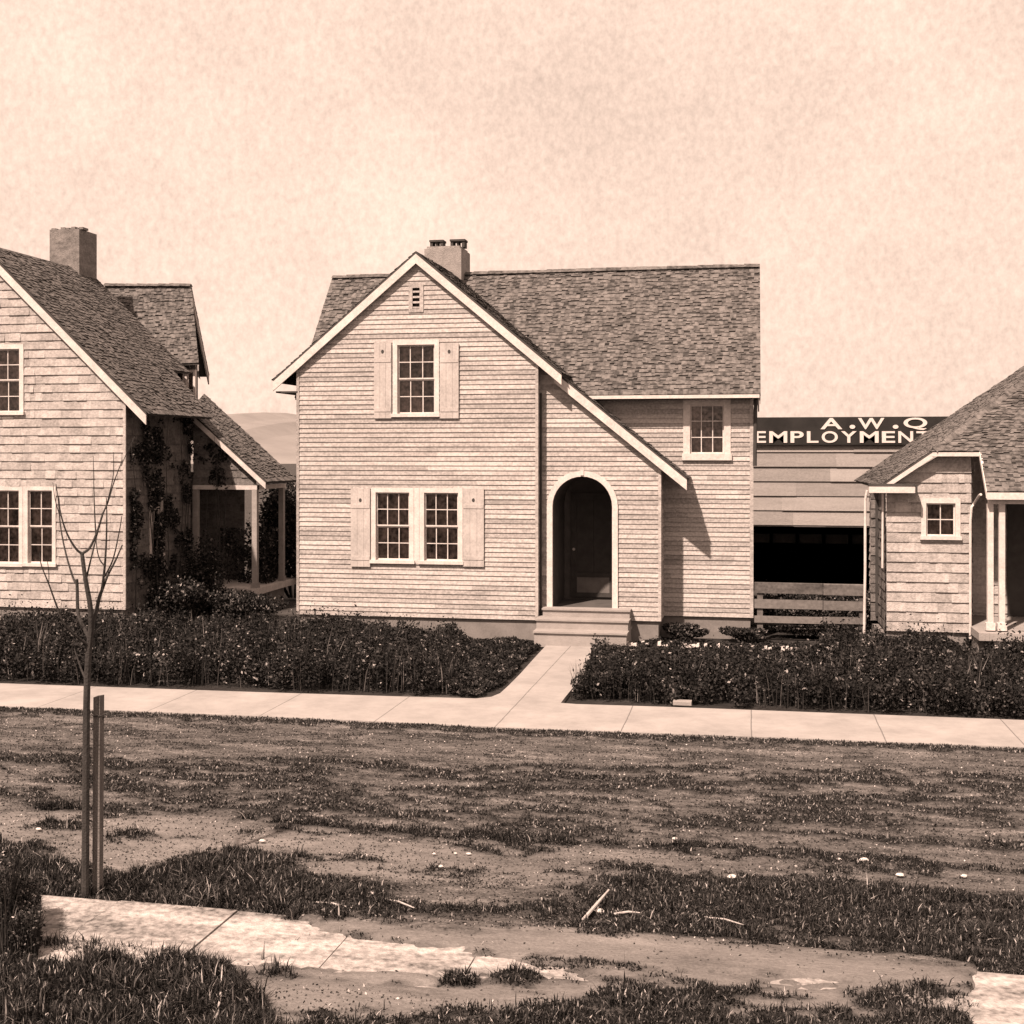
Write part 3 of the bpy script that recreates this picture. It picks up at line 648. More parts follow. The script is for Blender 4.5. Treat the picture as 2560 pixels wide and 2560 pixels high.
# ============================================================ GROUND
L1x = [0, 400, 800, 1300, 1700, 2560]; L1y = [2028, 2030, 2070, 2110, 2120, 2150]
L2x = [-400, 0, 120, 300, 420, 560, 720, 780, 900, 1200, 1700, 2100, 2560, 3000]; L2y = [2150, 2150, 2165, 2195, 2160, 2142, 2148, 2185, 2195, 2205, 2205, 2215, 2255, 2300]
L3x = [-400, 98, 640, 800, 1050, 1500, 1900, 2300, 2560, 3000]; L3y = [2210, 2240, 2292, 2315, 2338, 2335, 2355, 2415, 2440, 2480]
LLx = [-400, 0, 95, 100, 250, 380, 480, 560, 620, 680, 740]; LLy = [2100, 2110, 2180, 2362, 2362, 2378, 2402, 2425, 2490, 2560, 2700]
def fbm(x, y, sx, sy, seed=0.):
    return np.array([noise.fractal(Vector((a * sx + seed, b * sy, seed)), .8, 2.1, 4) for a, b in zip(x.ravel(), y.ravel())]).reshape(x.shape)
def cover(x, y):
    px, py = proj(x, y, 0 * x)
    n = np.clip(.5 + .85 * fbm(x, y, .75, 2.6, 3.1), 0, 1); n2 = np.clip(.5 + .9 * fbm(x, y, 4.0, 10, 9.4), 0, 1)
    l1 = np.interp(px, L1x, L1y); l2 = np.interp(px, L2x, L2y) + (n2 - .5) * 40; l3 = np.interp(px, L3x, L3y) + (n2 - .5) * 14
    edge = np.interp(px, [0, 640, 1300, 2560], [1765, 1790, 1820, 1868])
    c = np.zeros_like(px)
    nn = .55 * n + .45 * n2
    top = (py > edge) & (py < 1885 + .02 * px); c = np.where(top, np.clip((nn - .56) * 2.6, 0, .5), c)
    w1 = (py >= 1885 + .02 * px) & (py < l1); c = np.where(w1, np.clip((nn - .36) * 3.6, 0, .95), c)
    rd = (py >= l1) & (py < l2); rt = np.clip((px - 1000) / 700, 0, 1)
    c = np.where(rd, np.clip((nn - .62 + .16 * rt) * 2.6, 0, .7) , c)
    dk_ = (py >= l2) & (py < l3); mid = np.exp(-((px - 1200) / 350) ** 2)
    c = np.where(dk_, np.clip(1.0 - mid * .75 + (nn - .5) * 1.3, 0, 1), c)
    nr = (py >= l3); c = np.where(nr, np.clip((nn - .62) * 2.2, 0, .5), c)
    yb_ = np.interp(px, [700, 1400, 1520, 2400], [2545, 2540, 2500, 2485]); c = np.where(nr & (py > yb_), np.clip((nn - .38) * 2.6 + (py - yb_) / 90, 0, .9), c)
    ll_ = (py > np.interp(px, LLx, LLy) + (n2 - .5) * 26) & (px < 740); c = np.where(ll_, 1.0, c)
    for (tx, ty, rx, ry) in ((1290, 2462, 75, 28), (1150, 2478, 60, 15), (2290, 2515, 90, 28), (2210, 2530, 80, 22), (2420, 2540, 60, 18)):
        c = np.maximum(c, np.clip(1.4 - ((px - tx) / rx) ** 2 - ((py - ty) / ry) ** 2, 0, 1))
    fr_ = (py > edge - 2) & (py < edge + 10 + 14 * n2); c = np.where(fr_, .85, c)
    bed = (py < np.interp(px, [0, 640, 1215, 1400, 2560], [1708, 1730, 1745, 1757, 1800])) & (y < 24) & (y > 15); c = np.where(bed, .85, c)
    c = np.where(y >= 24, .5, c)
    return c, px, py
# world line of the near walk (far edge)
wa, wb = G(98, 2246), G(2425, 2440); wd = (wb - wa).normalized(); wn = Vector((wd.y, -wd.x, 0))
WID = 1.12
def ground_z(x, y, c, px, py):
    z = .012 * fbm(x, y, 1.2, 3.5, 5.5) + .010 * fbm(x, y, 5, 9, 2.2)
    # soil washed over the near walk
    dv = (x - wa.x) * wn.x + (y - wa.y) * wn.y; du = (x - wa.x) * wd.x + (y - wa.y) * wd.y
    on = (dv > -.15) & (dv < WID + .1)
    k = fbm(x, y, 1.1, 5.0, 7.7); farc = np.interp(px, [98, 640, 760, 900, 1500, 2380, 2430, 2450, 2600], [-.25, -.2, .05, .30, .45, .40, .35, -.3, -.4])
    nearc = np.interp(px, [98, 500, 900, 1200, 1400, 1560, 2130, 2300, 2420, 2450, 2600], [1.3, .98, .86, .84, .72, .36, .34, .62, .66, 1.2, 1.3])
    hc = np.maximum(farc - dv, dv - nearc) + .16 * k + .09 * fbm(x, y, 7, 14, 4.9)
    zs = np.clip(.03 + hc * .35, -.02, .055) + .006 * k; z = np.where(on, zs, z)
    f = np.clip((dv - WID - .1) / .7, 0, 1); f = f * f * (3 - 2 * f); z = np.where(dv >= WID + .1, z * f + zs * (1 - f), z)
    z = np.where((y > 15.2), -.01, z)
    z = np.where(c > .6, z + .015, z)
    # keep the front walk clear
    edgeN = np.interp(px, [0, 640, 1300, 2560], [1765, 1790, 1820, 1868]); z = np.where((y > 12.5) & (py < edgeN + 6), -.03, z)
    return z
xs = np.concatenate([np.array([-600, -300, -150, -80, -45, -28, -18, -13]), np.arange(-11.5, 5.01, .05), np.array([6, 8, 10, 13, 18, 28, 45, 80, 150, 300, 600])])
ys = np.concatenate([np.array([-60, -25, -10, -3, 2, 4]), np.arange(5.4, 16.2, .045), np.arange(16.3, 24, .4), np.array([25, 28, 33, 40, 60, 100, 200, 400, 800])])
Xg, Yg = np.meshgrid(xs, ys); Cg, Pg, Qg = cover(Xg, Yg)
dense = (Xg >= -11.51) & (Xg <= 5.01) & (Yg > 5.3) & (Yg < 16.25)
Zg = np.where(dense, ground_z(Xg, Yg, Cg, Pg, Qg), -.03)
nyy, nxx = Xg.shape
me = bpy.data.meshes.new('ground'); idx = np.arange(nyy * nxx).reshape(nyy, nxx)
fc = np.stack([idx[:-1, :-1], idx[:-1, 1:], idx[1:, 1:], idx[1:, :-1]], -1).reshape(-1, 4)
me.vertices.add(nyy * nxx); me.vertices.foreach_set('co', np.stack([Xg, Yg, Zg], -1).astype(np.float32).ravel())
me.loops.add(fc.size); me.loops.foreach_set('vertex_index', fc.astype(np.int32).ravel())
me.polygons.add(len(fc)); me.polygons.foreach_set('loop_start', np.arange(0, fc.size, 4, dtype=np.int32)); me.update(calc_edges=True)
at = me.attributes.new('cover', 'FLOAT', 'POINT'); at.data.foreach_set('value', Cg.astype(np.float32).ravel())
l1_ = np.interp(Pg, L1x, L1y); l2_ = np.interp(Pg, L2x, L2y); l3_ = np.interp(Pg, L3x, L3y)
sm_ = lambda t: np.clip(t, 0, 1); rag = 22 * fbm(Xg, Yg, 1.2, 4, 6.1) if True else 0
bare = sm_((Qg - l1_ + rag) / 14) * sm_((l2_ - Qg + rag) / 14) * sm_((1900 - Pg) / 900) + sm_((Qg - l3_ + rag) / 10)
bare = np.clip(bare, 0, 1) * (1 - np.clip(Cg, 0, 1)); at = me.attributes.new('bare', 'FLOAT', 'POINT'); at.data.foreach_set('value', bare.astype(np.float32).ravel())
me.materials.append(M['soil']); me.shade_smooth(); gr = bpy.data.objects.new('ground', me); COL.objects.link(gr); tag(gr, kind='structure')

def flat_poly(name, pts, z, th, mat):
    mb = MB(); mb.face([(p.x, p.y, z) for p in pts])
    for i in range(len(pts)):
        a, b = pts[i], pts[(i + 1) % len(pts)]; mb.face([(a.x, a.y, z), (b.x, b.y, z), (b.x, b.y, z - th), (a.x, a.y, z - th)])
    o = mb.build(name, mat); tag(o, kind='structure'); return o
zz = .03
far_ = [G(x, y, zz) for x, y in ((-500, 1692), (0, 1708), (320, 1719), (640, 1730), (1000, 1741), (1190, 1746))]
pathL = [G(x, y, zz) for x, y in ((1228, 1742), (1250, 1733), (1270, 1715), (1300, 1685), (1333, 1648), (1372, 1606), (1388, 1594))]
pathR = [G(x, y, zz) for x, y in ((1480, 1594), (1478, 1625), (1472, 1662), (1448, 1700), (1415, 1740), (1402, 1757))]
far2 = [G(x, y, zz) for x, y in ((1440, 1760), (1700, 1768), (2100, 1783), (2560, 1800), (3200, 1824))]
near = [G(x, y, zz) for x, y in ((3200, 1893), (2560, 1868), (2000, 1846), (1300, 1820), (960, 1804), (640, 1790), (320, 1777), (0, 1765), (-500, 1745))]
flat_poly('front_walk', far_ + pathL + pathR + far2 + near, zz, .12, 'walk')
# near walk in slabs with open joints
mbw = MB(); J_ = [0, .66] + [.66 + .94 * i for i in range(1, 12)]
for j0, j1 in zip(J_[:-1], J_[1:]):
    a = wa + wd * (j0 + .006); b = wa + wd * (j1 - .006)
    dz = random.uniform(-.005, .005); pts = [a, b, b + wn * WID, a + wn * WID]
    mbw.hexa([(p.x, p.y, -.08) for p in pts] + [(p.x, p.y, .03 + dz + random.uniform(-.002, .002)) for p in pts], random.random())
tag(mbw.build('near_walk', 'concrete_old'), kind='structure')

# low whitewashed edging behind right bed
eg = thing('stone_edging', 'broken line of whitewashed stones behind the right planting bed', 'garden edging')
p0, p1 = G(1505, 1618), G(1990, 1636); n = 46
for i in range(n):
    if random.random() < .25 or i in (17, 18, 19): continue
    c = p0 + (p1 - p0) * (i / n); g = MB(); w = random.uniform(.03, .055); h = random.uniform(.07, .14)
    g.hexa([(c.x - w, c.y - .05, 0), (c.x + w, c.y - .05, 0), (c.x + w, c.y + .05, 0), (c.x - w, c.y + .05, 0), (c.x - w * .7, c.y - .04, h), (c.x + w * .6, c.y - .04, h * .95), (c.x + w * .7, c.y + .04, h), (c.x - w * .6, c.y + .04, h * .9)])
    g.build('edging_stone', 'edging', eg)

# ------------------------------------------------------------ vegetation
def blades(name, P, h, w, mat, lean=.5, rn=None):
    n = len(P); th = rng.uniform(0, 2 * np.pi, n); side = np.stack([np.cos(th), np.sin(th), 0 * th], -1) * w[:, None]
    ph = rng.uniform(0, 2 * np.pi, n); ln = rng.uniform(0, lean, n) * h
    tipo = np.stack([np.cos(ph) * ln, np.sin(ph) * ln, h * np.sqrt(np.clip(1 - (ln / h) ** 2 * .6, .1, 1))], -1)
    mid = P + tipo * np.array([.35, .35, .6]); tip = P + tipo
    b0, b1, m0, m1 = P - side, P + side, mid - side * .7, mid + side * .7
    v = np.stack([b0, b1, m1, b0, m1, m0, m0, m1, tip], 1).reshape(-1, 3)
    r = np.repeat(rng.random(n) if rn is None else rn, 3)
    return np_mesh(name, v, 3, mat, r)
def leaves(P, size):
    n = len(P); a = rng.normal(size=(n, 3)); a /= np.linalg.norm(a, axis=1)[:, None]; b = rng.normal(size=(n, 3)); b -= a * (a * b).sum(1)[:, None]; b /= np.linalg.norm(b, axis=1)[:, None]
    a = a * size[:, None]; b = b * (size * .55)[:, None]
    return np.stack([P - a, P + b, P + a, P - b], 1).reshape(-1, 3)
def ground_at(n, x0, x1, y0, y1):
    return rng.uniform(x0, x1, n), rng.uniform(y0, y1, n)
def gz_(x, y): c, px, py = cover(x, y); return c, px, py, ground_z(x, y, c, px, py)

# lot weeds (mid)
x, y = ground_at(420000, -10.5, 4.5, 9.0, 16.1); c, px, py, z = gz_(x, y)
keep = (rng.random(len(x)) < c ** 1.5 * 1.0) & (px > -80) & (px < 2640) & (py > np.interp(px, [0, 640, 1300, 2560], [1766, 1791, 1821, 1869]))
P = np.stack([x, y, z], -1)[keep]; ck = c[keep]; print('weeds', len(P))
tag(blades('weeds', P, rng.uniform(.006, .026, len(P)) * (.4 + ck), rng.uniform(.004, .011, len(P)), 'weeds', 1.3), kind='stuff')
# dark rank grass: band beyond the near walk and lower left corner
x, y = ground_at(520000, -6.6, 2.6, 5.6, 10.8); c, px, py, z = gz_(x, y)
dvv = (x - wa.x) * wn.x + (y - wa.y) * wn.y; duu = (x - wa.x) * wd.x + (y - wa.y) * wd.y
onw = (dvv > .0) & (dvv < WID) & (duu > 0) & ((px < 640) | (px > 2440)) & (py < np.interp(px, LLx + [3000], LLy + [2700]))
keep = (rng.random(len(x)) < c ** 1.6) & (px > -120) & (px < 2700) & (c > .25) & ~onw & (py < 2650)
P = np.stack([x, y, z], -1)[keep]; print('grass', len(P)); pk, qk, ck = px[keep], py[keep], c[keep]
tuft = np.clip(.5 + 1.1 * fbm(P[:, 0], P[:, 1], 4.5, 6.0, 1.7), .1, 1.5); hh = rng.uniform(.015, .07, len(P)) * ck * (.4 + tuft)
hh = np.where((pk < 760) & (qk < 2330), hh * 1.5, hh)
hh = np.where((pk < 740) & (qk > 2330), rng.uniform(.03, .11, len(P)) * (.4 + tuft), hh)
hh = hh + np.where(rng.random(len(P)) < .01, .06, 0)
tag(blades('grass', P, hh, rng.uniform(.003, .0065, len(P)), 'grass', 1.2), kind='stuff')

x, y = ground_at(330000, -10.5, 4.5, 5.6, 16.0); c, px, py, z = gz_(x, y)
keep = (px > -60) & (px < 2620) & (py < 2640) & (py > np.interp(px, [0, 640, 1300, 2560], [1768, 1793, 1823, 1871])) & (rng.random(len(x)) < np.clip((9.5 / y) ** .8, .2, 1) * np.clip(.35 + c, 0, 1))
dvv = (x - wa.x) * wn.x + (y - wa.y) * wn.y; keep &= ~((dvv > 0) & (dvv < WID) & (rng.random(len(x)) < .9))
P = np.stack([x, y, z + .004], -1)[keep]; o = np_mesh('leaf_litter', leaves(P, rng.uniform(.004, .015, len(P))), 4, 'litter', np.clip(rng.random(len(P)) - .25 * c[keep], 0, 1)); tag(o, kind='stuff')
x, y = ground_at(260000, -6.6, 2.6, 5.6, 10.8); c, px, py, z = gz_(x, y); tf = np.clip(.5 + 1.2 * fbm(x, y, 4.5, 6.0, 1.7), .05, 1.6)
keep = (px > -80) & (px < 2640) & (py < 2640) & (c > .45) & (rng.random(len(x)) < c * .8)
dvv = (x - wa.x) * wn.x + (y - wa.y) * wn.y; keep &= ~((dvv > 0.02) & (dvv < WID) & ((px > 98) & (px < 640) | (px > 2440)) & (py < np.interp(px, LLx + [3000], LLy + [2700])))
P = np.stack([x, y, z + rng.uniform(0, .055, len(x)) * tf * c], -1)[keep]; o = np_mesh('weed_leaves', leaves(P, rng.uniform(.005, .014, len(P))), 4, 'grass', np.clip(rng.random(len(P)) * .9 + .1 * tf[keep] * rng.random(len(P)), 0, 1)); tag(o, kind='stuff')
# planting beds
def bed(name, label, n, fx):
    x, y = ground_at(n, -13.5, 4.9, 16.3, 21.9); px, py = proj(x, y, 0 * x)
    front_e = np.interp(px, [0, 640, 1215, 1400, 2560], [1708, 1730, 1745, 1757, 1800]); ht = fx(x, y, px, py)
    en = fbm(x, y, 3.0, 3.0, 6.6); k = (py < front_e - 3 - 16 * np.clip(en + .3, 0, 1)) & (ht > 0) & (px > -150) & (px < 2700)
    x, y, ht = x[k], y[k], ht[k]
    nn = np.clip(.5 + .9 * fbm(x, y, 2.3, 2.3, 4.4), .15, 1.3); ht = ht * (.25 + 1.0 * nn); ht = np.where(rng.random(len(x)) < .06, ht * 1.5, ht)
    z = ht * rng.uniform(0, 1, len(x)) ** .6
    P = np.stack([x, y, z], -1); v = leaves(P, rng.uniform(.014, .034, len(x)))
    o = np_mesh(name, v, 4, 'leaf', np.clip(rng.random(len(x)) * (.45 + .6 * np.clip(.5 + 1.3 * fbm(x, y, 6, 6, 12.4), 0, 1)), 0, 1)); tag(o, kind='stuff'); return o
pathpxL = lambda py: np.interp(py, [1594, 1606, 1648, 1685, 1715, 1745], [1380, 1366, 1325, 1290, 1258, 1195])
pathpxR = lambda py: np.interp(py, [1594, 1662, 1700, 1740, 1757], [1492, 1484, 1460, 1428, 1410])
def fxL(x, y, px, py):
    h = np.interp(y, [16.6, 17.2, 19.5, 21.2, 21.9], [.42, .5, .42, .34, .26])
    low = np.clip((px - 1120) / 60, 0, 1) ; h = h * (1 - low) + .07 * low
    h = np.where(px > pathpxL(py) - 6 - 12 * np.clip(fbm(x, y, 5, 5, 3.3) + .4, 0, 1), 0, h)
    return np.where((y > 21.85) & (px > 740), 0, h)
def fxR(x, y, px, py):
    h = np.interp(y, [16, 17.0, 19.0, 20.2, 20.6, 21.9], [.34, .38, .30, .22, .08, .10])
    h = np.where(px > 2050, np.maximum(h, np.interp(y, [16, 19, 21.2, 21.7], [.4, .4, .34, .3])), h)
    h = np.where(px < pathpxR(py) + 4 + 14 * np.clip(fbm(x, y, 5, 5, 3.9) + .4, 0, 1), 0, h)
    return h
bed('ground_cover', '', 560000, fxL); bed('ground_cover', '', 620000, fxR)

x, y = ground_at(42000, -13.5, 4.9, 16.3, 21.8); px, py = proj(x, y, 0 * x); fe = np.interp(px, [0, 640, 1215, 1400, 2560], [1708, 1730, 1745, 1757, 1800])
hb = np.maximum(fxL(x, y, px, py) * (px < 1300), fxR(x, y, px, py) * (px > 1300)); nb = np.clip(.5 + 1.2 * fbm(x, y, 1.6, 1.6, 8.8), 0, 1.2)
k = (py < fe - 5) & (hb > .1) & (px > -150) & (px < 2700) & (rng.random(len(x)) < nb * .6)
P = np.stack([x, y, 0 * x], -1)[k]; tag(blades('undergrowth', P, (hb[k] * (.7 + .7 * nb[k]) * rng.uniform(.5, 1.15, k.sum())), rng.uniform(.003, .006, k.sum()), 'leaf', .35), kind='stuff')
# stalky plants in the beds, each one a thing
def stalks(px, gy, h, n, spread, label, leafy=60, group='tall stalks in the planting beds', nm='leafy_plant'):
    c = G(px, gy); t = thing(nm, label, 'plant', group); t.location = (c.x, c.y, 0)
    sm = MB(); pts = []
    for i in range(n):
        a = random.uniform(0, 6.28); b = Vector((random.uniform(-1, 1) * spread * .4, random.uniform(-1, 1) * spread * .4, 0)); hh = h * random.uniform(.55, 1)
        tip = b + Vector((math.cos(a) * spread * random.random(), math.sin(a) * spread * random.random() * .6, hh))
        mid = (b + tip) / 2 + Vector((random.uniform(-.03, .03), 0, .02)); sm.tube([b, mid, tip], [.009, .007, .003], 5)
        for j in range(leafy // n): pts.append(b + (tip - b) * random.uniform(.25, 1.02) + Vector([random.gauss(0, .025) for _ in range(3)]))
    sm.build('stem', 'bark', t)
    P = np.array([tuple(p) for p in pts]); o = np_mesh('leaves', leaves(P, rng.uniform(.015, .035, len(P))), 4, 'leaf', rng.random(len(P)) * .8); o.parent = t
stalks(1018, 1590, .62, 9, .16, 'bushy dark stalk clump below the paired lower windows', 260)
stalks(1135, 1592, .55, 5, .1, 'thin upright stalks near the right lower shutter', 60)
stalks(1168, 1594, .5, 4, .06, 'pair of bare tall stalks left of the entry steps', 20)
stalks(950, 1592, .42, 5, .12, 'short feathery stalks under the left lower shutter', 80)
stalks(845, 1590, .5, 4, .14, 'sparse stalks at the left part of the clapboard front', 50)
stalks(760, 1585, .4, 5, .15, 'leafy stalks by the left corner of the clapboard house', 90)
stalks(95, 1590, .62, 6, .1, 'tall spiky stalk under the paired windows of the shingled house', 120)
stalks(33, 1590, .5, 5, .1, 'small spiky stalk at the left edge before the shingled house', 90)
stalks(175, 1590, .42, 5, .1, 'short stalk seen just left of the bare sapling', 60)
stalks(1500, 1640, .35, 6, .12, 'pale budding plant right beside the entry path', 120)
stalks(2230, 1660, .45, 8, .2, 'dense plant in front of the low house corner', 200)
stalks(2330, 1680, .4, 8, .2, 'leafy plant under the small four pane window', 200)
stalks(2520, 1690, .5, 9, .25, 'tall tangle before the white porch posts', 240)

# shrubs
def shrub(name, label, c, rx, ry, h, n, sz=(.02, .045), group=None, z0=0, cat='shrub'):
    t = thing(name, label, cat, group); t.location = (c.x, c.y, 0); sm = MB(); P = []
    cl = [(random.uniform(-1, 1) * rx * .7, random.uniform(-1, 1) * ry * .7, random.uniform(.3, .85) * h, random.uniform(.25, .5)) for _ in range(16)]
    for (a, b, z, r) in cl:
        sm.tube([(a * .2, b * .2, 0), (a * .7, b * .7, z * .5), (a, b, z)], [.02, .013, .005], 5)
        k = n // 16; q = rng.normal(size=(k, 3)); q /= np.linalg.norm(q, axis=1)[:, None]; q *= (rng.random(k) ** .4)[:, None] * np.array([rx * r * 1.5, ry * r * 1.5, h * r * .75]); P.append(q + np.array([a, b, z]))
    P = np.concatenate(P); P = P[P[:, 2] > .0]
    sm.build('stem', 'bark', t); o = np_mesh('foliage', leaves(P, rng.uniform(sz[0], sz[1], len(P))), 4, 'leaf', rng.random(len(P)) ** 1.3); o.parent = t
    return t
def clump(label, x0, x1, yf, yb, h, n):
    px_ = rng.uniform(x0, x1, n); py_ = rng.uniform(yf, yb, n); P = np.array([tuple(G(a, b)) for a, b in zip(px_, py_)])
    o0 = P.mean(0); t = thing('weed_clump', label, 'plant', 'rank weeds at the end of the near walk'); t.location = (o0[0], o0[1], 0); P[:, :2] -= o0[:2]
    hh = h * rng.uniform(.5, 1.0, n) * (1 - .1 * np.abs(fbm(P[:, 0], P[:, 1], 12, 12, 1.1)) * 4)
    o = blades('stem', P, hh, rng.uniform(.002, .005, n), 'grass', .25); o.parent = t
    Q = P[rng.integers(0, n, n * 3)] + np.stack([rng.normal(0, .012, n * 3), rng.normal(0, .02, n * 3), h * .92 * rng.random(n * 3)], -1)
    o = np_mesh('leaves', leaves(Q, rng.uniform(.006, .015, len(Q))), 4, 'grass', rng.random(len(Q))); o.parent = t
clump('tall dark weed clump rising at the left edge of the photo by the near walk', -140, 30, 2330, 2400, .68, 5200)
clump('lower dark weed clump covering the cut end of the near walk', 25, 94, 2300, 2410, .34, 4800)
shrub('dark_shrub', 'tall dark shrub behind the side porch between two houses', Vector((-10.35, 27.5, 0)), .85, .5, 2.5, 22000, (.03, .06), 'shrubs around the side porch')
shrub('dark_shrub', 'dark shrub hiding the shaded base of the side porch', Vector((-10.5, 24.0, 0)), 1.1, .5, .5, 12000, (.02, .045), 'shrubs around the side porch')
shrub('dark_shrub', 'rounded shrub at the shaded side wall of the shingled house', Vector((-11.0, 23.1, 0)), .5, .6, .8, 7000, (.02, .045), 'shrubs around the side porch')
shrub('dark_shrub', 'climbing shrub grown up in front of the narrow side window', Vector((-11.1, 24.3, 0)), .4, .3, 1.5, 4500, (.02, .04), 'shrubs around the side porch')
shrub('dark_shrub', 'dark low bush in the corner between entry bay and wing', Vector((-1.15, 22.7, 0)), .35, .2, .26, 5000, (.02, .04), 'bushes at the clapboard house')
shrub('dark_shrub', 'dark bush at the foot of the wing corner', Vector((-.15, 22.75, 0)), .35, .2, .2, 5000, (.02, .04), 'bushes at the clapboard house')
shrub('dark_shrub', 'low thicket added to darken the gap behind the plank fence', Vector((1.15, 24.6, 0)), 1.5, .7, .68, 30000, (.02, .045))  # thicket added so the gaps between the planks read dark
shrub('dark_shrub', 'bush in front of the plank fence gap', G(2060, 1592), .8, .25, .2, 7000, (.02, .04))
shrub('dark_shrub', 'narrow dark bush at the left corner of the low house', G(2190, 1595), .22, .3, .85, 5000, (.02, .04))

def added_vine(name, label, n, x0, x1, y0, y1, z0, z1, dens, nm='darkening_vine'):  # vines added to darken the shaded side wall and porch
    t = thing(nm, label, 'added climbing plant'); t.location = ((x0 + x1) / 2, (y0 + y1) / 2, 0)
    off = np.array([(x0 + x1) / 2, (y0 + y1) / 2, 0])
    P = np.stack([rng.uniform(x0, x1, n), rng.uniform(y0, y1, n), rng.uniform(z0, z1, n)], -1)
    q = P[:, 1] * 1.3 + P[:, 0]; d = np.array([noise.fractal(Vector((a * 1.6, b * 1.6, 2.2)), .8, 2.1, 4) for a, b in zip(q, P[:, 2])])
    P = P[rng.random(n) < np.clip(dens + d * 1.6 - (P[:, 2] - z0) / (z1 - z0) * .25, 0, 1)]
    o = np_mesh('foliage', leaves(P - off, rng.uniform(.02, .045, len(P))), 4, 'leaf', rng.random(len(P)) ** 1.6); o.parent = t
    m = MB()
    for i in range(7):
        a = Vector((random.uniform(x0, x1), random.uniform(y0, y1), 0)) - Vector(off); pts = [a]
        for j in range(6): pts.append(pts[-1] + Vector((0, random.uniform(-.15, .15), (z1 - .3) / 6)))
        m.tube(pts, [.014, .012, .01, .009, .007, .005, .003], 5)
    m.build('stem', 'bark', t)
added_vine('v', 'climbing plant added to darken the side wall of the shingled house', 42000, XL + .03, XL + .14, 22.12, 24.7, .3, 4.35, .16)
added_vine('v', 'tangle of vines added to darken the side porch opening', 12000, XL + .2, -10.3, 25.6, 26.5, .5, 1.7, .5)
added_vine('v', 'thin creeper added to darken the gable above the porch beam', 5000, XL + .02, -10.7, YPw - .07, YPw - .03, 2.5, 4.0, .1)
# ------------------------------------------------------------ sapling and stake
tr = thing('bare_sapling', 'young bare tree with upswept branches and straight thin trunk', 'tree')
Yt = G(213, 2246).y
def TP(px, py, dy=0.): 
    p = U(px, py, Yt + dy); return p
def limb(name, pts, r0, r1, mat='bark'):
    P = [TP(*p) for p in pts]
    # smooth subdivision
    Q = []
    for i in range(len(P) - 1):
        a = P[max(i - 1, 0)]; b = P[i]; c = P[i + 1]; d = P[min(i + 2, len(P) - 1)]
        for k in range(4):
            t = k / 4; Q.append(.5 * ((2 * b) + (c - a) * t + (2 * a - 5 * b + 4 * c - d) * t * t + (3 * b - a - 3 * c + d) * t ** 3))
    Q.append(P[-1]); n = len(Q); m = MB(); m.tube(Q, [r0 + (r1 - r0) * i / (n - 1) for i in range(n)], 8)
    return m.build(name, mat, tr)
limb('trunk', [(213, 2262), (214, 2100), (215, 1900), (217, 1740), (221, 1640), (228, 1570), (229, 1540)], .029, .021)
limb('branch', [(228, 1580), (226, 1520, -.02), (217, 1466, -.04), (211, 1430, -.05), (205, 1383, -.05)], .020, .014)
limb('branch', [(205, 1384, -.05), (190, 1372, -.08), (168, 1335, -.12), (152, 1285, -.15), (147, 1240, -.15)], .010, .003)
limb('branch', [(205, 1384, -.05), (224, 1370, -.02), (242, 1332, 0), (257, 1285, .03), (270, 1255, .05), (285, 1205, .08), (306, 1150, .1)], .011, .003)
limb('branch', [(215, 1450, -.04), (222, 1420, 0), (238, 1355, .08), (250, 1310, .12)], .008, .004)
limb('branch', [(225, 1600), (205, 1560, .05), (195, 1530, .08), (193, 1470, .1), (192, 1448, .1)], .015, .011)
limb('branch', [(193, 1460, .1), (183, 1445, .12), (165, 1385, .15), (152, 1320, .2), (146, 1255, .22), (140, 1210, .22)], .009, .0025)
limb('branch', [(229, 1560), (240, 1530, .05), (248, 1495, .08), (257, 1470, .1), (270, 1437, .12), (287, 1405, .15), (306, 1362, .18)], .018, .005)
limb('branch', [(255, 1474, .1), (261, 1425, .06), (265, 1370, .03), (267, 1300, 0), (266, 1245, -.02)], .011, .003)
limb('branch', [(262, 1415, .06), (250, 1400, .08), (243, 1375, .1), (240, 1345, .12)], .006, .003)
limb('branch', [(262, 1440, .06), (282, 1400, -.05), (297, 1335, -.1), (305, 1290, -.1)], .007, .003)
limb('branch', [(224, 1615), (190, 1590, -.1), (160, 1558, -.18), (140, 1510, -.22), (122, 1460, -.25), (104, 1415, -.28), (98, 1380, -.3)], .011, .0025)
limb('branch', [(122, 1462, -.25), (122, 1430, -.25), (118, 1400, -.26)], .004, .002)
limb('branch', [(228, 1590), (250, 1570, .1), (268, 1548, .15), (285, 1520, .2)], .008, .003)
limb('branch', [(240, 1340, 0), (237, 1290, 0), (235, 1230, 0), (233, 1140, .0)], .006, .002)
limb('branch', [(303, 1165, .1), (318, 1130, .12), (338, 1090, .14)], .003, .0015)
limb('branch', [(216, 1700), (206, 1680, .03), (195, 1650, .05), (186, 1622, .06)], .010, .004)
for a in ((268, 1262, .05), (260, 1280, .03)): pass
limb('branch', [(264, 1272, .04), (276, 1225, .0), (284, 1180, -.03), (283, 1130, -.03)], .005, .002)
limb('branch', [(150, 1290, -.15), (138, 1250, -.18), (132, 1205, -.2)], .004, .0015)
sk = thing('wooden_stake', 'square rough wooden stake driven beside the sapling', 'stake')
b = G(244, 2236); tp = U(247, 1738, b.y + .01); g = MB(); w = .029
g.hexa([(b.x - w, b.y - w, -.05), (b.x + w, b.y - w, -.05), (b.x + w, b.y + w, -.05), (b.x - w, b.y + w, -.05), (tp.x - w, tp.y - w, tp.z - .012), (tp.x + w * .9, tp.y - w, tp.z), (tp.x + w, tp.y + w, tp.z), (tp.x - w, tp.y + w, tp.z - .01)])
g.build('post', 'stake', sk)
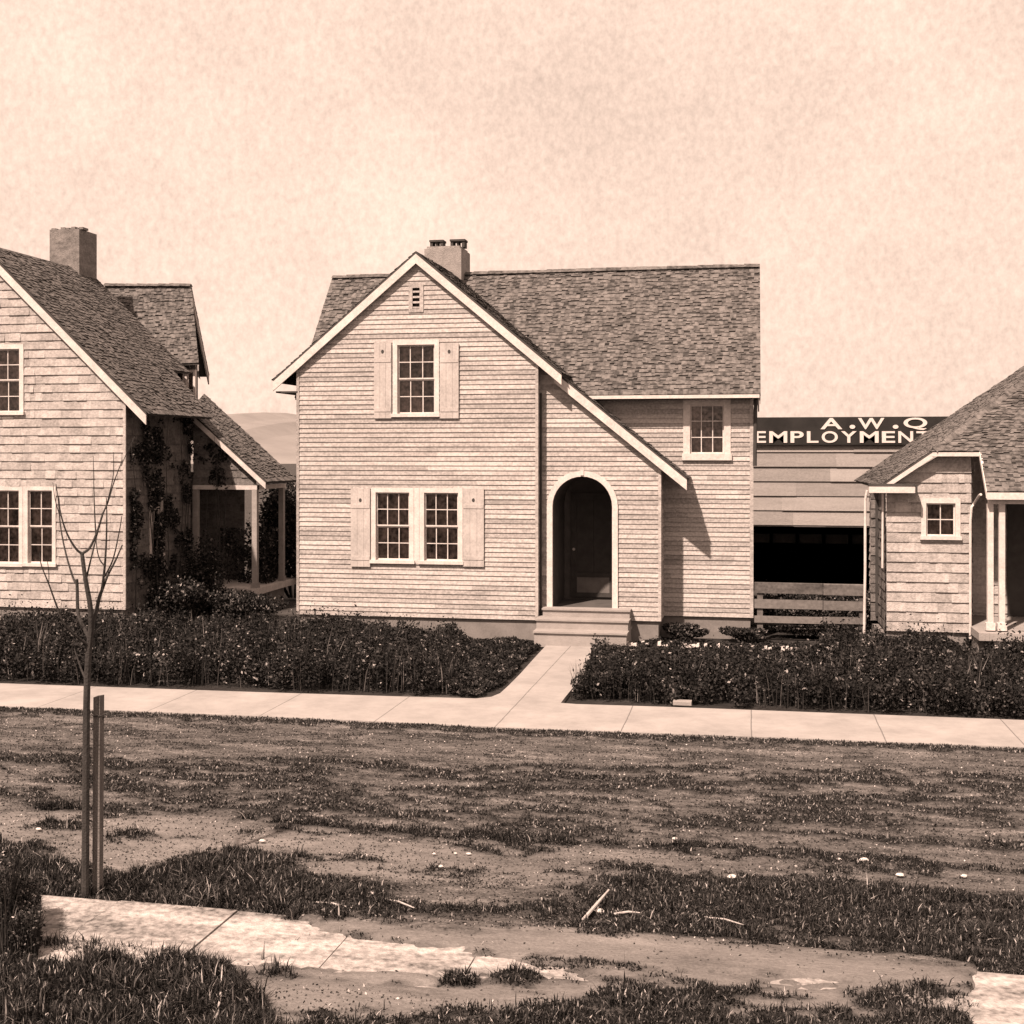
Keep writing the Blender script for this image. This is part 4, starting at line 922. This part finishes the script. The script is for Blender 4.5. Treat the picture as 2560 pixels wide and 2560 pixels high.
zc = U(246, 1795, b.y).z; g = MB(); g.tube([(tp.x + w * 1.35 * math.cos(t / 12 * 6.283), tp.y + w * 1.35 * math.sin(t / 12 * 6.283), zc + .002 * t) for t in range(13)], .006, 6); g.build('tie_cord', 'bark', sk)

# ------------------------------------------------------------ debris on the lot
def stick(label, a, b, r=.012, lift=.03):
    pa, pb = G(*a), G(*b); pa.z = .02; pb.z = .02 + lift; m = MB(); mid = (pa + pb) / 2 + Vector((.01, .01, .01)); m.tube([pa, mid, pb], [r, r * .9, r * .5], 7)
    tag(m.build('stick', 'stick'), label, 'stick', 'dead sticks on the rough lot')
stick('bleached stick leaning up out of the dark weeds, steepest of the dead sticks', (1455, 2310), (1522, 2262), .013, .09)
stick('flat bleached stick lying just beyond the near walk', (765, 2262), (880, 2280), .010, .01)
stick('thin curved stick right of the flat one beyond the near walk', (945, 2252), (1040, 2285), .008, .02)
stick('short horizontal twig right of the leaning stick', (1535, 2292), (1600, 2296), .009, .02)
stick('pale stalk rising from the rank grass at the bottom left', (535, 2590), (556, 2470), .008, .12)
stick('small tilted stick near the bottom edge of the lot', (1768, 2520), (1795, 2555), .010, .02)
stick('thin twig at the right of the dark weed band', (1760, 2300), (1860, 2325), .007, .015)
def stone(label, px, py, r):
    c = G(px, py); n = 8; m = MB(); rings = []
    for i in range(5):
        ph = math.pi * (i / 4) - math.pi / 2; ring = []
        for k in range(n):
            t = 2 * math.pi * k / n; q = r * random.uniform(.8, 1.15)
            ring.append((c.x + q * math.cos(ph) * math.cos(t) * 1.3, c.y + q * math.cos(ph) * math.sin(t), .01 + r * .5 + q * .6 * math.sin(ph)))
        rings.append(ring)
    for i in range(4):
        for k in range(n): m.face([rings[i][k], rings[i][(k + 1) % n], rings[i + 1][(k + 1) % n], rings[i + 1][k]])
    tag(m.build('stone', 'stone'), label, 'stone', 'pale stones scattered on the lot')
for lab, px, py, r in (('white stone beside the leaning stick', 1500, 2286, .03), ('pale stone on the bare dirt right of the stake', 655, 2108, .022), ('larger pale stone on the dirt near the left edge', 97, 2078, .02),
    ('white stone in the weeds by the middle of the lot', 1830, 2200, .03), ('pale stone in the cluster at the right of the lot, largest', 2160, 2158, .032), ('pale stone just right of the largest in the cluster', 2175, 2163, .02),
    ('small pale stone left of the largest in the cluster', 2098, 2154, .018), ('pale stone above the dark weed band at right', 2250, 2194, .024), ('lone pale stone near the right edge of the lot', 2410, 2196, .02),
    ('pale stone at the left tip of the flat stick', 928, 2240, .02), ('pale stone in dark grass beside the stake foot', 595, 2246, .018), ('pale stone on the middle dirt, rightmost of a short row', 1172, 2140, .018),
    ('pale stone leftmost of the short row on the middle dirt', 1085, 2139, .013), ('pale stone middle of the short row on the dirt', 1138, 2138, .013), ('pinkish pale stone below the short row on the dirt', 1102, 2172, .018),
    ('pale stone beside the far weeds in the middle of the lot', 1688, 2102, .02), ('white stone at the bottom of the rank grass', 120, 2550, .03), ('round pale stone on the lawn left of the entry path', 1283, 1612, .05)):
    stone(lab, px, py, r)
tg = G(1728, 1762, .05); g = MB(); g.box(tg.x - .24, tg.x + .0, tg.y + .03, tg.y + .2, .031, .075); tag(g.build('paving_stone', 'concrete'), 'flat pale slab lying on the edge of the right bed', 'slab')
# ------------------------------------------------------------ hill
hm = MB(); prev = None; nH = 60
def hz_(X): return 3 + 17 * math.exp(-((X + 190) / 40) ** 2) + 5 * math.exp(-((X + 60) / 60) ** 2) + .5 * math.sin(X * .4) + .3 * math.sin(X * 1.3)
Yh = 480
grid = []
for j in range(13):
    yy = Yh + (j - 6) * 25; row = []
    for i in range(91):
        X = -360 + i * 8; zf = max(0, 1 - ((j - 6) / 6.0) ** 2)
        row.append((X, yy, -1 + (hz_(X)) * zf))
    grid.append(row)
for j in range(12):
    for i in range(90): hm.face([grid[j][i], grid[j][i + 1], grid[j + 1][i + 1], grid[j + 1][i]], .5)
hl = hm.build('hill', 'hill'); tag(hl, kind='structure')

# ------------------------------------------------------------ light, sky
EL, AZ = math.radians(52), math.radians(23)
sd = Vector((-math.sin(AZ) * math.cos(EL), -math.cos(AZ) * math.cos(EL), math.sin(EL)))
sun = bpy.data.lights.new('sun', 'SUN'); sun.energy = 5.0; sun.angle = math.radians(1.2); sun.color = (1, .785, .645)
so = bpy.data.objects.new('sun', sun); COL.objects.link(so); so.rotation_euler = sd.to_track_quat('Z', 'Y').to_euler()
W = bpy.data.worlds.new('World'); S.world = W; W.use_nodes = True; nt = W.node_tree; N = nt.nodes; L = nt.links; bg = N['Background']
sky = N.new('ShaderNodeTexSky'); sky.sky_type = 'NISHITA'; sky.sun_disc = False; sky.sun_elevation = EL; sky.sun_rotation = math.radians(180) + AZ; sky.dust_density = 4.0; sky.air_density = 1.0
bw = N.new('ShaderNodeRGBToBW'); L.new(sky.outputs[0], bw.inputs[0])
tc = N.new('ShaderNodeTexCoord')
def wn_(scale, det, sc=(1, 1, 1)):
    mp = N.new('ShaderNodeMapping'); mp.inputs['Scale'].default_value = sc; L.new(tc.outputs['Generated'], mp.inputs[0])
    n = N.new('ShaderNodeTexNoise'); n.inputs['Scale'].default_value = scale; n.inputs['Detail'].default_value = det; n.inputs['Roughness'].default_value = .7; L.new(mp.outputs[0], n.inputs['Vector']); return n.outputs['Fac']
def wm(op, a, b):
    n = N.new('ShaderNodeMath'); n.operation = op
    for i, v in enumerate((a, b)):
        if isinstance(v, (int, float)): n.inputs[i].default_value = v
        else: L.new(v, n.inputs[i])
    return n.outputs[0]
SKYV = 7.6
cl = wm('ADD', wm('MULTIPLY', wn_(3.2, 10), .8), wm('MULTIPLY', wn_(210, 2, (1, 1, .75)), .55))     # thin mottled high cloud
lum = wm('ADD', wm('MULTIPLY', bw.outputs[0], .12), wm('MULTIPLY', wm('ADD', cl, .33), SKYV * .9))
tint = N.new('ShaderNodeVectorMath'); tint.operation = 'SCALE'; tint.inputs[0].default_value = (1.20, .885, .715); L.new(lum, tint.inputs['Scale'])
L.new(tint.outputs[0], bg.inputs['Color']); bg.inputs['Strength'].default_value = .0635

# ------------------------------------------------------------ camera
cam = bpy.data.cameras.new('camera'); cam.sensor_width = 36; cam.sensor_fit = 'HORIZONTAL'; cam.lens = F / 2560 * 36; cam.shift_y = -(1280 - HOR) / 2560
cam.clip_end = 3000; cam.clip_start = .1
co = bpy.data.objects.new('camera', cam); COL.objects.link(co); co.location = (0, 0, H); co.rotation_euler = (math.pi / 2, 0, YAW); S.camera = co
S.view_settings.view_transform = 'Standard'; S.view_settings.look = 'None'; S.view_settings.exposure = .92; S.view_settings.gamma = 1
S.cycles.max_bounces = 6; S.cycles.transparent_max_bounces = 8
